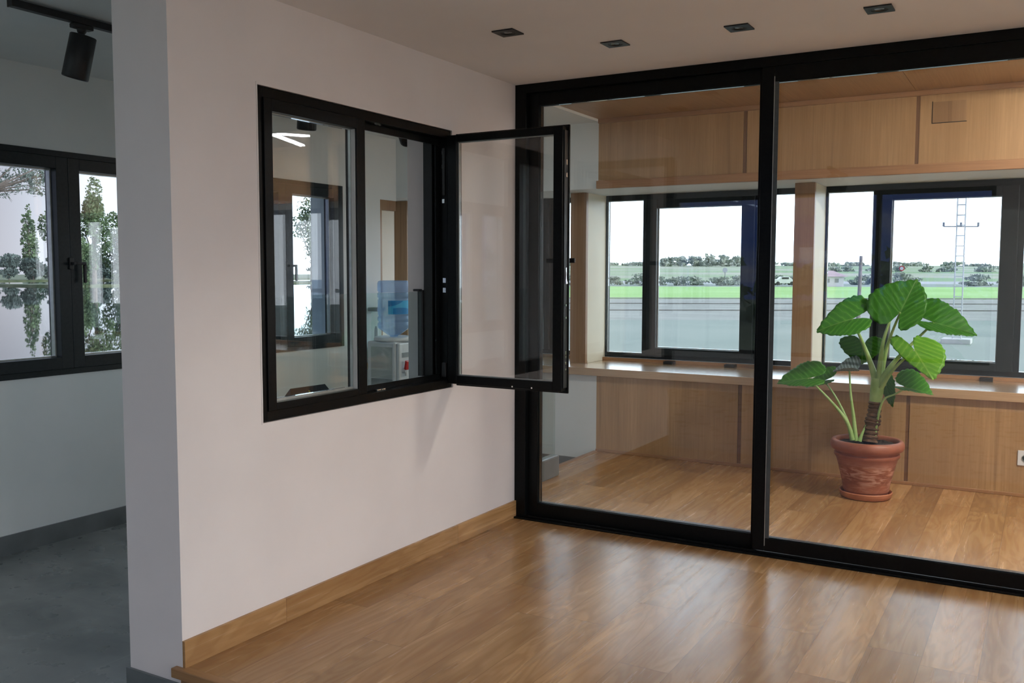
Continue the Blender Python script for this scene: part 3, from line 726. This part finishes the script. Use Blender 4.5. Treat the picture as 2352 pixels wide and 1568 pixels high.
def leaf(base, e1, sp, sm, mat, k=0, lab=None):
    rnd = random.Random(k * 13 + 5)
    B = Vector(base); e1, sp, sm = Vector(e1), Vector(sp) * 1.18, Vector(sm) * 1.18
    nrm = e1.cross(sp - sm).normalized()
    if nrm.y > 0: nrm = -nrm
    L_ = e1.length
    m = MB(); m.uv = []
    # finer outline
    o = []
    for i in range(len(OUT) - 1):
        for t in (0, .25, .5, .75): o.append((OUT[i][0] * (1 - t) + OUT[i + 1][0] * t, OUT[i][1] * (1 - t) + OUT[i + 1][1] * t))
    o.append(OUT[-1])
    NR = 10
    ph = rnd.uniform(0, 6)
    for sd in (1, -1):
        b0 = len(m.v); W_ = sp if sd == 1 else sm
        for r in range(NR + 1):
            q = r / NR
            for j, (u, v) in enumerate(o):
                uu, vv = u * q, v * q
                rip = math.sin((uu * 7 - vv * 5) * 2 * PI + ph) * .012 * min(1, vv * 4) * (.4 + q)
                edge = math.sin(j * .55 + ph) * .012 * q ** 3
                h = (-.10 * q * q * (abs(u) ** 1.5) + .10 * vv * (1 - vv) + rip + edge) * L_
                ws = 1 + .02 * math.sin(j * 1.3 + ph) * q ** 2
                P = B + e1 * uu * ws + W_ * (vv * ws) + nrm * h
                m.v.append(tuple(P)); m.uv.append((uu, vv * sd))
        n = len(o)
        for r in range(NR):
            for j in range(n - 1):
                m.f.append((b0 + r * n + j, b0 + r * n + j + 1, b0 + (r + 1) * n + j + 1, b0 + (r + 1) * n + j))
    m.sm = True
    ob = m.build('leaf', mat, pl, smooth=True)
    for md in list(ob.modifiers): ob.modifiers.remove(md)
    sd_ = ob.modifiers.new('thickness', 'SOLIDIFY'); sd_.thickness = .0012
    return ob
mats = ['leaf', 'leaf_dark', 'leaf_dark', 'leaf_light', 'leaf_dark', 'leaf_sheen', 'leaf', 'leaf', 'leaf', 'leaf_dark']
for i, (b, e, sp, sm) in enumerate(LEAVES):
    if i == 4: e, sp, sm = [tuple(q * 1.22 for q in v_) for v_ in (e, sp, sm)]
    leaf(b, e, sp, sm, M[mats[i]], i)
def spline(pts, n=6):
    out = []; P = [Vector(p) for p in pts]
    for i in range(len(P) - 1):
        p0 = P[max(i - 1, 0)]; p1 = P[i]; p2 = P[i + 1]; p3 = P[min(i + 2, len(P) - 1)]
        for k in range(n):
            t = k / n
            out.append(.5 * ((2 * p1) + (p2 - p0) * t + (2 * p0 - 5 * p1 + 4 * p2 - p3) * t * t + (3 * p1 - p0 - 3 * p2 + p3) * t ** 3))
    out.append(P[-1]); return out
for pts, a, b in PETIOLES:
    s = spline(pts); n = len(s)
    MB().tube(s, [b * 1.1 + (a * 1.25 - b) * (1 - i / (n - 1)) ** 1.5 for i in range(n)], 12).build('petiole', M['petiole'], pl)
tk = spline(TRUNK, 10); n = len(tk)
ntr = int(n * .66)
seg = tk[:ntr]
MB().tube(seg, [.046 - .010 * i / ntr + .004 * math.sin(i * 1.9) + .005 * (i % 5 == 0) + .006 * (14 < i < 19) for i in range(ntr)], 20).build('trunk', M['trunk'], pl)
seg = tk[ntr - 2:]
MB().tube(seg, [.032 + .009 * math.sin(PI * (.15 + .7 * i / len(seg))) for i in range(len(seg))], 20).build('leaf_sheath', M['petiole'], pl)

# ================================================================ things in the tiled room
# water cooler
cx, cy = -2.08, 1.58
wc = thing('water_dispenser', (cx, cy, -.18), 'white and grey water dispenser with red hot tap, seen through the open inner window', 'water dispenser')
MB().box(cx - .165, cx + .130, cy - .155, cy + .155, -.178, .865).build('cabinet', M['white_plastic'], wc, bevel=.018)
MB().box(cx + .130, cx + .165, cy - .145, cy + .155, -.16, .855).build('front_panel', M['white_plastic'], wc, bevel=.012)
MB().box(cx - .12, cx + .10, cy - .157, cy - .1545, .56, .82).build('side_panel_or_reflection', M['pale_plastic'], wc)
MB().box(cx - .12, cx + .10, cy - .157, cy - .1545, .02, .555).build('side_panel_or_reflection', M['grey_plastic'], wc)  # dark reflection on the lower side, put in as a grey plate
MB().lathe([(.0, 0), (.165, 0), (.170, .012), (.160, .030), (.115, .038), (.060, .030), (.045, .0), (.0, 0)], (cx, cy, .866), 48).build('top_collar', M['white_plastic'], wc)
tp = MB().tube([(cx + .160, cy - .095, .625), (cx + .205, cy - .095, .625)], .022, 16).tube([(cx + .196, cy - .095, .63), (cx + .200, cy - .095, .585)], .014, 14).build('tap', M['white_plastic'], wc)
MB().poly([(cx + .19, cy - .12, .64), (cx + .215, cy - .12, .635), (cx + .222, cy - .12, .705), (cx + .205, cy - .12, .715)], (0, .05, 0)).build('tap_lever', M['red'], tp, bevel=.004)
tp = MB().tube([(cx + .160, cy + .055, .575), (cx + .205, cy + .055, .575)], .022, 16).tube([(cx + .196, cy + .055, .58), (cx + .200, cy + .055, .535)], .014, 14).build('tap', M['white_plastic'], wc)
MB().poly([(cx + .19, cy + .03, .59), (cx + .215, cy + .03, .585), (cx + .222, cy + .03, .655), (cx + .205, cy + .03, .665)], (0, .05, 0)).build('tap_lever', M['label_blue'], tp, bevel=.004)
MB().box(cx + .1655, cx + .167, cy - .115, cy - .075, .50, .55).build('warning_sticker', M['red'], wc)
MB().box(cx + .1655, cx + .168, cy - .11, cy + .12, .735, .775).build('indicator_strip', M['grey_plastic'], wc, bevel=.002)
bt = thing('water_bottle', (cx, cy, .90), 'big blue upturned water bottle with blue label on the dispenser', 'bottle')
def water_mat():
    m, nt, b = newmat('blue_bottle_plastic')
    b.inputs['Base Color'].default_value = (.42, .66, .98, 1); b.inputs['Roughness'].default_value = .06
    tr = node(nt, 'ShaderNodeBsdfTransparent'); tr.inputs[0].default_value = (.80, .90, 1.0, 1)
    ms = node(nt, 'ShaderNodeMixShader'); ms.inputs[0].default_value = .38
    nt.links.new(tr.outputs[0], ms.inputs[1]); nt.links.new(b.outputs[0], ms.inputs[2]); nt.links.new(ms.outputs[0], nt.nodes['Material Output'].inputs[0])
    return m
prof = [(.030, -.01), (.034, .0), (.060, .012), (.128, .062), (.136, .075), (.136, .105), (.128, .112), (.128, .122), (.136, .130), (.136, .155), (.129, .162), (.129, .172), (.134, .180), (.134, .302), (.130, .308), (.130, .316), (.136, .325), (.136, .355), (.129, .362), (.129, .370), (.136, .380), (.136, .440), (.128, .458), (.110, .464), (.0, .462)]
MB().lathe(prof, (cx, cy, .905), 56).build('bottle_body', water_mat(), bt)
lb = MB(); n = 40; r = .1362
a0, a1 = math.radians(-72), math.radians(75)
for i in range(n + 1):
    a = a0 + (a1 - a0) * i / n
    for h in (.185, .245, .298): lb.v.append((cx + r * math.cos(a), cy + r * math.sin(a), .905 + h))
for i in range(n):
    for q in (0, 1): lb.f.append((i * 3 + q, i * 3 + 3 + q, i * 3 + 4 + q, i * 3 + 1 + q))
lo_ = lb.build('label_wrap', M['label_light'], bt, smooth=True)
def arc_patch(name, lo_f, hi_f, mat, r, a_0, a_1):
    m = MB(); n = 24
    for i in range(n + 1):
        t = i / n; a = a_0 + (a_1 - a_0) * t
        m.v += [(cx + r * math.cos(a), cy + r * math.sin(a), .905 + lo_f(t)), (cx + r * math.cos(a), cy + r * math.sin(a), .905 + hi_f(t))]
    for i in range(n): m.f.append((2 * i, 2 * i + 2, 2 * i + 3, 2 * i + 1))
    m.build(name, mat, lo_, smooth=True)
arc_patch('label_swoosh', lambda t: .25 + .045 * t * t, lambda t: .297, M['label_blue'], .1368, a0, a0 + .95)
arc_patch('label_swoosh', lambda t: .186, lambda t: .187 + .05 * math.sin(PI * (.35 + .6 * t)) + .002, M['label_blue'], .1368, a0 + .3, a0 + 2.2)
# dispenser on the alcove ledge
dx, dy = -2.36, 1.70
cd = thing('soap_dispenser', (dx, dy, .655), 'clear and white pump dispenser with grey cap on the olive ledge', 'dispenser')
MB().box(dx - .06, dx + .06, dy - .05, dy + .05, .656, .80).build('base_box', M['white_plastic'], cd, bevel=.01)
MB().lathe([(.0, 0), (.045, 0), (.045, .30), (.0, .30)], (dx, dy, .80), 28).build('clear_tube', M['guard'], cd)
MB().box(dx - .05, dx + .05, dy - .055, dy + .055, 1.10, 1.135).build('grey_cap', M['grey_plastic'], cd, bevel=.006)
MB().lathe([(.0, 0), (.02, 0), (.018, .14), (.008, .17), (.0, .17)], (dx, dy, .801), 20).build('inner_nozzle', M['white_plastic'], cd)
tb = thing('tissue_box', (-2.35, 1.90, .655), 'small white and pink box beside the dispenser on the ledge', 'box')
MB().box(-2.39, -2.31, 1.85, 1.95, .656, .80).build('carton', M['white_plastic'], tb, bevel=.003)
MB().box(-2.309, -2.308, 1.87, 1.92, .70, .76).build('printed_mark', mottled('pink_print', (.6, .2, .22), (.66, .3, .3), 9, .5), tb)
# cream door with oak frame in the alcove
dr = thing('door_1', (-2.43, 1.92, .66), kind=S)
MB().box(-2.56, -2.43, 1.852, 1.878, .656, 2.074).box(-2.56, -2.43, 1.878, 2.082, 1.985, 2.074).build('door_frame', M['column'], dr)
MB().box(-2.56, -2.45, 1.879, 2.082, .656, 1.984).build('door_leaf', mottled('pale_cream_panel', (.74, .71, .60), (.80, .77, .68), 2, .5), dr)
# navy tent card on the sill
tc = thing('tent_sign', (-.245, -1.47, .836), 'navy folded tent card with a small yellow emblem on the inner window sill', 'sign')
m = MB(); xa, xb, xr = -.288, -.200, -.245; ya, yb = -1.60, -1.35
v = [(xa, ya - .03, .8365), (xb, ya - .03, .8365), (xr, ya + .01, .916), (xa, yb + .03, .8365), (xb, yb + .03, .8365), (xr, yb - .01, .914)]
m.v = v; m.f = [(0, 1, 2), (3, 5, 4), (1, 4, 5, 2), (0, 2, 5, 3), (0, 3, 4, 1)]
m.build('card', M['navy'], tc)
def onface(t, s):     # t along y, s up the front slope
    a = Vector(v[1]).lerp(Vector(v[4]), t); b = Vector(v[2]).lerp(Vector(v[5]), t); return a.lerp(b, s) + Vector((.0012, 0, .0006))
em = MB()
for t0, s0, t1, s1 in ((.44, .30, .54, .42), (.47, .42, .51, .62), (.51, .50, .56, .58), (.455, .62, .50, .78)):
    b_ = len(em.v); em.v += [tuple(onface(t0, s0)), tuple(onface(t1, s0)), tuple(onface(t1, s1)), tuple(onface(t0, s1))]; em.f.append((b_, b_ + 1, b_ + 2, b_ + 3))
em.build('emblem', M['yellow'], tc)

# ================================================================ outdoors: fields
CX, CY = 2.666, -4.647
FH = Vector((-.5003, .8659, 0)); RH = Vector((.8659, .5003, 0))
def P(d, l, z):
    """d metres out from the building along the field direction, l metres to the right of that line"""
    q = Vector((CX, CY, 0)) + FH * d + RH * l; return (q.x, q.y, z)
def ground(name, d0, d1, z0, z1, mat, w0=260, w1=260, n=1):
    m = MB(); m.poly([P(d0, -2 - .08 * d0, z0), P(d0, w0, z0), P(d1, w1, z1), P(d1, -2 - .08 * d1, z1)], (0, 0, -.5)); o = m.build(name, mat); o['kind'] = S; return o
M['field'] = mottled('pale_stubble_field', (.29, .30, .27), (.37, .385, .35), .25, .95, stretch=(1, 2.2, 1), detail=8)
M['field2'] = mottled('grey_green_stubble', (.25, .31, .27), (.32, .37, .325), .12, .95, detail=8)
M['crop'] = mottled('bright_green_crop', (.30, .56, .14), (.38, .64, .21), .06, .9)
M['furrow'] = mottled('dark_field_track', (.20, .20, .18), (.26, .26, .24), .3, .9)
M['road'] = mottled('pale_road', (.42, .43, .46), (.5, .5, .53), .1, .8)
M['hill'] = mottled('patchy_hill_fields', (.22, .36, .16), (.42, .43, .34), .007, .9, stretch=(1, 3, 1), lo=.42, hi=.58)
gz = -.9
m_ = MB(); m_.box(-12, 30, 3.06, 9, gz - .5, gz); g_ = m_.build('ground_by_wall', M['field']); g_['kind'] = S
ground('ground_field', 11.5, 46, gz, gz, M['field2'], 60, 60)
ground('ground_field', 46, 84, gz, gz, M['field'], 120, 120)
ground('ground_crop', 84, 160, gz, gz, M['crop'], 130, 130)
ground('ground_verge', 160, 205, gz, gz, M['field2'], 200, 200)
ground('ground_road', 205, 222, gz, gz + .4, M['road'], 200, 200)
ground('ground_hill', 222, 420, gz + .4, 2.6, M['hill'], 300, 300)
ground('ground_hill', 420, 620, 2.6, 6.6, M['hill'], 420, 420)
for d, wd, l in ((70, .9, 'farther dark straight track across the stubble field'), (57.5, .6, 'nearer dark straight track across the stubble field'), (84.5, 1.4, 'dark ditch along the edge of the green crop')):
    m_ = MB(); m_.poly([P(d, -6, gz + .01), P(d, 90, gz + .01), P(d + wd, 90, gz + .01), P(d + wd, -6, gz + .01)], (0, 0, .05)); tag(m_.build('field_track', M['furrow']), l, 'track')

FOL = {'bush': foliage_mat('grey_green_bushes', (.30, .37, .29), (.48, .52, .45), .35), 'copse': foliage_mat('hazed_far_trees', (.38, .44, .38), (.54, .58, .50), .12),  # distance haze is mixed into these pale leaf colours
       'river': foliage_mat('river_bank_foliage', (.020, .055, .022), (.16, .24, .11), .22), 'willow': foliage_mat('grey_willow_leaves', (.10, .15, .11), (.25, .30, .26), .5),
       'low': foliage_mat('blue_green_bank_bushes', (.035, .070, .060), (.16, .21, .19), .15), 'hedge': foliage_mat('dark_hedge', (.02, .05, .02), (.06, .10, .04), .8)}
M['bark'] = mottled('tree_bark', (.10, .08, .065), (.22, .18, .15), 2, .9)
def crown_mesh(blobs, n, size, seed, skew=.6):
    r = np.random.RandomState(seed); m = MB()
    tot = sum(b[3] * b[4] for b in blobs)
    for cx_, cy_, cz_, rr, rz in blobs:
        k = max(6, int(n * rr * rz / tot))
        d = r.normal(size=(k, 3)); d /= np.linalg.norm(d, axis=1)[:, None]
        q = r.uniform(.45, 1.05, k) ** .6
        c = d * q[:, None] * np.array([rr, rr, rz]) + np.array([cx_, cy_, cz_])
        a = r.normal(size=(k, 3)); a /= np.linalg.norm(a, axis=1)[:, None]
        b = np.cross(a, r.normal(size=(k, 3))); b /= np.linalg.norm(b, axis=1)[:, None]
        s = size * r.uniform(.6, 1.4, k)
        a *= s[:, None]; b *= (s * skew)[:, None]
        for i in range(k):
            o = len(m.v); m.v += [tuple(c[i] - a[i]), tuple(c[i] + b[i]), tuple(c[i] + a[i]), tuple(c[i] - b[i])]; m.f.append((o, o + 1, o + 2, o + 3))
    return m
def tree(name, x, y, z, h, w, kind, leaf_n, leaf_s, label, cat, group=None, seed=0, slim=False, low=.25):
    r = random.Random(seed)
    t = thing(name, (x, y, z), label, cat, group)
    blobs = []
    if slim:
        for i in range(7):
            q = i / 6; blobs.append((x + r.uniform(-.1, .1) * w, y + r.uniform(-.1, .1) * w, z + h * (.12 + .80 * q), w * .5 * (math.sin(PI * (.18 + .74 * q))) ** .8, h * .10))
    else:
        for i in range(r.randint(8, 12)):
            a = r.uniform(0, 2 * PI); q = r.uniform(low, .88); ra = r.uniform(0, .36) * w * math.sin(PI * min(1, q + .12)) ** .5
            blobs.append((x + math.cos(a) * ra, y + math.sin(a) * ra, z + h * q, w * r.uniform(.16, .27), h * r.uniform(.10, .17)))
    cm = crown_mesh(blobs, leaf_n, leaf_s, seed)
    cm.build('crown', FOL[kind], t, smooth=False)
    tk = MB()
    tk.tube([(x, y, z - .1), (x + w * .02, y, z + h * .35), (x, y + w * .02, z + h * .8)], [h * .022, h * .015, h * .004], 7)
    for b in blobs[:6]: tk.tube([(x, y, z + h * .25), (b[0], b[1], b[2])], [h * .008, h * .003], 5)
    tk.build('trunk', M['bark'], t)
    return t
# copse on the hill
rr = random.Random(4)
for i in range(12):
    l = 0
    dpt = 560 + (i % 2) * 9
    env = math.sin(PI * (i + 1.2) / 14) ** .6
    # lateral position from the direction in which the copse stands
    x, y, z = P(dpt, 92.0 + i * 4.4, 5.4)
    tree('hill_tree', x, y, z, 3.6 + 3.6 * env + rr.uniform(-.6, .6), 9, 'copse', 260, .9, 'dark round tree of the copse on the hill crest', 'tree', 'trees of the hill copse', seed=i + 50, low=.1)
for i in range(16):
    x, y, z = P(590 + (i % 2) * 9, 40 + i * 20, 5.6)
    tree('hill_tree', x, y, z, rr.uniform(2.0, 3.4), 22, 'copse', 260, 1.2, 'low dark tree along the skyline behind the fields', 'tree', 'low trees along the skyline', seed=i + 90, low=.05)
for i in range(12):
    x, y, z = P(385 + (i % 3) * 5, 128 + i * 7.4 + (i % 2), 1.9)
    tree('hill_shrub', x, y, z, rr.uniform(2.0, 3.2), 8, 'copse', 300, .55, 'dark shrub in the row halfway up the hill', 'shrub', 'shrubs halfway up the hill', seed=i + 120, low=.05)
for i in range(26):
    x, y, z = P(173 + (i % 2) * 4.5 + rr.uniform(-.5, .5) + (14 if 12 < i < 20 else 0), 8 + i * 3.9, gz)
    tree('field_shrub', x, y, z, rr.uniform(1.6, 2.5), 5.6, 'bush', 420, .28, 'grey green shrub in the hedge beyond the bright green crop', 'shrub', 'shrubs beyond the green crop', seed=i + 160, low=.05)
# lattice mast
def bar(m, a, b, r=.02): m.tube([a, b], r, 5)
ms_ = thing('lattice_mast', (.12, 29.7, gz), 'pale metal lattice mast on a concrete foot in the field', 'mast')
st = MB(); x, y = .12, 29.7; hw = .125
for sx in (-1, 1):
    for sy in (-1, 1): bar(st, (x + sx * hw, y + sy * hw, gz + .1), (x + sx * hw, y + sy * hw, 4.0), .014)
z = gz + .2
while z < 4.0:
    for a_, b_ in (((-1, -1), (1, -1)), ((1, -1), (1, 1)), ((1, 1), (-1, 1)), ((-1, 1), (-1, -1))): bar(st, (x + a_[0] * hw, y + a_[1] * hw, z), (x + b_[0] * hw, y + b_[1] * hw, z), .012)
    z += .34
st.build('lattice', mottled('galvanised_steel', (.55, .58, .6), (.65, .68, .7), 8, .4), ms_, smooth=False)
ca = MB(); bar(ca, (x - .5, y - .28, 3.0), (x + .5, y + .28, 3.0), .02)
for k in (-.5, 0, .5): bar(ca, (x + k, y + k * .56, 3.0), (x + k, y + k * .56, 3.14), .04)
ca.build('sensor_arm', M['grey_plastic'], ms_)
MB().box(x - .45, x + .45, y - .45, y + .45, gz - .01, gz + .16).build('concrete_foot', mottled('pale_concrete', (.6, .62, .6), (.7, .7, .68), 5, .8), ms_, bevel=.02)
up = thing('utility_pole', (-4.0, 35.4, gz), 'weathered wooden pole standing in the stubble behind the plant', 'pole')
MB().tube([(-4.0, 35.4, gz - .1), (-3.98, 35.4, .6), (-3.95, 35.4, 2.15)], [.085, .075, .065], 12).build('post', mottled('weathered_wood_pole', (.22, .19, .17), (.42, .38, .36), 3, .9, stretch=(4, 4, 1)), up)
up = thing('fence_post', (-33.74, 89.8, gz), 'thin leaning white pole in the green crop, left', 'pole')
MB().tube([(-33.8, 89.8, gz - .1), (-33.6, 89.9, 1.79)], [.10, .08], 8).build('post', M['white_plastic'], up)
up = thing('road_sign', (-51.5, 171.9, -.6), 'small pale round road sign left of the mullion', 'sign')
MB().tube([(-51.5, 171.9, -.9), (-51.5, 171.9, 1.6)], .08, 6).build('post', M['grey_plastic'], up)
MB().lathe([(0, 0), (.5, 0), (.5, .05), (0, .05)], (-51.5, 171.85, 2.0), 16, 'y').build('sign_plate', M['white_plastic'], up)
for k, (u_, d_, lb_) in enumerate(((86.2, 215, 'small round red and white road sign behind the highest leaf, left one'), (90.5, 215, 'small round red and white road sign behind the highest leaf, right one'))):
    x, y, z = P(d_, u_, gz + .3)
    rs = thing('road_sign', (x, y, z), lb_, 'sign')
    MB().tube([(x, y, z), (x, y, z + 3.0)], .09, 6).build('post', M['grey_plastic'], rs)
    MB().lathe([(0, 0), (.6, 0), (.6, .05), (0, .05)], (x, y - .1, z + 3.2), 16, 'y').build('sign_plate', M['red'], rs)
    MB().lathe([(0, 0), (.4, 0), (.4, .05), (0, .05)], (x, y - .2, z + 3.2), 16, 'y').build('sign_face', M['white_plastic'], rs)
# house
hx, hy = -31.2, 166.5
hs = thing('farm_building', (hx, hy, gz), 'low white farm building with a pinkish roof beyond the crop', 'building')
ca_, sa_ = RH.x, RH.y
RM = Matrix.Translation((hx, hy, 0)) @ Matrix.Rotation(math.atan2(RH.y, RH.x), 4, 'Z')
m = MB().box(-3.4, 2.2, -2, 2, gz, .9); m.rot(RM); m.build('walls', mottled('white_render', (.66, .66, .68), (.74, .74, .76), 1, .8), hs)
m = MB(); m.v = [(-3.9, -2.5, .85), (2.9, -2.5, .85), (2.9, 2.5, .85), (-3.9, 2.5, .85), (-2.6, 0, 1.9), (1.0, 0, 1.9)]
m.f = [(0, 1, 5, 4), (2, 3, 4, 5), (1, 2, 5), (3, 0, 4), (0, 3, 2, 1)]; m.rot(RM); m.build('roof', mottled('pinkish_tile_roof', (.50, .37, .42), (.60, .46, .50), 1, .8), hs)
m = MB(); [m.box(a, a + .7, -2.04, -2.0, gz + .7, gz + 1.4) for a in (-2.4, -1.0, .6)]; m.rot(RM); m.build('window_row', M['grey_plastic'], hs)
# car
kx, ky = -36.7, 157.4
cr = thing('parked_car', (kx, ky, gz), 'pale car parked beyond the green crop', 'car')
RC = Matrix.Translation((kx, ky, gz + .3)) @ Matrix.Rotation(math.atan2(RH.y, RH.x), 4, 'Z')
m = MB(); pr = [(-1.9, .3), (-1.95, .75), (-1.6, .95), (-1.0, 1.0), (-.6, 1.42), (.7, 1.45), (1.25, .98), (1.85, .88), (1.95, .6), (1.9, .3)]
m.v = [(a, -.8, b) for a, b in pr] + [(a, .8, b) for a, b in pr]; n = len(pr)
m.f = [tuple(range(n)), tuple(range(2 * n - 1, n - 1, -1))] + [(i, n + i, n + (i + 1) % n, (i + 1) % n) for i in range(n)]
m.rot(RC); m.build('car_body', M['white_plastic'], cr, bevel=.05)
m = MB().box(-.55, .65, -.82, .82, 1.02, 1.34); m.rot(RC); m.build('side_windows', M['black'], cr)
for q in (-1.2, 1.2):
    for s_ in (-.72, .72):
        m = MB().lathe([(0, -.1), (.32, -.1), (.32, .1), (0, .1)], (q, s_, .3), 16, 'y'); m.rot(RC); m.build('wheel', M['black'], cr)

# ================================================================ outdoors: river
def water():
    m, nt, b = newmat('still_river_water')
    b.inputs['Base Color'].default_value = (.020, .026, .026, 1); b.inputs['Roughness'].default_value = .015
    b.inputs['IOR'].default_value = 2.4; b.inputs['Specular IOR Level'].default_value = .9
    v = mapping(nt, geopos(nt), (.35, 1, 1)); bump(nt, b, noise(nt, v, .8, 3), .015, .05)
    return m
wz = -1.25
o = MB().box(-330, -5.2, -120, 420, wz - .3, wz).build('river_water', water()); o['kind'] = S
M['bank'] = mottled('grassy_bank', (.06, .09, .04), (.14, .16, .09), .5, .95)
o = MB().box(-5.2, -2.76, -12, 12, -1.9, -1.0).build('ground_bank', M['bank']); o['kind'] = S
o = MB().box(-700, -245, -100, 800, -1.7, -.9).build('ground_far_bank', M['bank']); o['kind'] = S
o = MB().box(-175, -150, 98, 112, -1.7, -.95).box(-180, -150, 150, 200, -1.7, -.95).build('ground_spit', M['bank']); o['kind'] = S
rv = random.Random(21)
tree('poplar_tree', -252, 157.5, -1, 21.5, 4.2, 'river', 900, .45, 'tall narrow poplar on the far river bank', 'tree', seed=300, slim=True)
tree('poplar_tree', -255, 160.5, -1, 17, 3.4, 'river', 700, .45, 'shorter narrow poplar right beside the tall one', 'tree', seed=301, slim=True)
for i in range(9):
    yy = 125 + i * 7.4
    tree('bank_bush', -246 + rv.uniform(-1, 1), yy, -1.1, rv.uniform(6.5, 9.0), 8.6, 'low', 1100, .42, 'rounded blue green bush on the far river bank', 'bush', 'bushes on the far river bank', seed=310 + i, low=.05)
for i in range(3):
    tree('bank_tree', -152 - i * 3, 100.5 + i * 8.2, -1.1, 21.5 - 1.0 * i, 8.8, 'river', 5200, .27, 'tall leafy tree on the river bank behind the right sash', 'tree', 'tall trees behind the right river sash', seed=340 + i, low=.05)
for i in range(6):
    tree('bank_tree', -155 - (i % 2) * 4, 148 + i * 10.6, -1.1, rv.uniform(18, 23), 10.5, 'river', 3000, .32, 'tall leafy tree on the river bank seen through the inner window', 'tree', 'tall trees seen through the inner window', seed=360 + i, low=.05)
for i in range(9):
    tree('bank_tree', -275 - (i % 2) * 14 - rv.uniform(0, 4), 195 + i * 14.5, -1.1, rv.uniform(9, 15), 12, 'low', 1100, .6, 'distant leafy tree on the far bank', 'tree', 'distant trees on the far bank', seed=380 + i, low=.05)
for i in range(12):
    tree('bank_tree', -700 + 5, 250 + i * 40, -1, rv.uniform(7, 11), 34, 'low', 300, 1.8, 'hazy tree line far beyond the river', 'tree', 'hazy tree line beyond the river', seed=400 + i, low=.05)
# willow hanging over the water near the window
wt = thing('willow_tree', (-34, 16.6, -1.2), 'grey leaved willow overhanging the river at upper left', 'tree')
tk = MB(); tk.tube([(-34, 16.4, -1.3), (-34, 16.6, 2.5), (-34, 17.2, 5.5)], [.3, .2, .1], 8)
bl_ = []
rw = random.Random(9)
for i in range(16):
    yy = 16.2 + rw.uniform(0, 4.0); zz = 4.6 + rw.uniform(-.3, 2.3) * (1 - (yy - 16.2) / 7) + (yy - 16.2) * .12
    xx = -34 + rw.uniform(-1.6, 1.6); bl_.append((xx, yy, zz, .62, .40)); tk.tube([(-34, 17.0, 4.6), (xx, yy, zz)], [.05, .012], 5)
    for j in range(3): tk.tube([(xx, yy, zz), (xx + rw.uniform(-.6, .6), yy + rw.uniform(-.2, .6), zz + rw.uniform(-.6, .1))], [.012, .005], 4)
crown_mesh(bl_, 2600, .085, 77, .35).build('crown', FOL['willow'], wt, smooth=False)
tk.build('trunk', M['bark'], wt)

# ground and hedge behind the rear glazing (seen only mirrored)
o = MB().box(-40, 40, -60, YR - .45, -1.0, -.42).build('ground_rear', M['bank']); o['kind'] = S
o = MB().box(5.7, 60, -60, 40, -1.2, -.9).build('ground_east', M['field']); o['kind'] = S
for i in range(10):
    tree('garden_shrub', -15 + i * 3.4, -30 + (i % 2)*2.5, -.5, rv.uniform(2.4, 3.1), 4.0, 'hedge', 260, .28, 'dark garden shrub behind the building, mirrored in the glass', 'shrub', 'shrubs behind the building', seed=420 + i, low=.05)
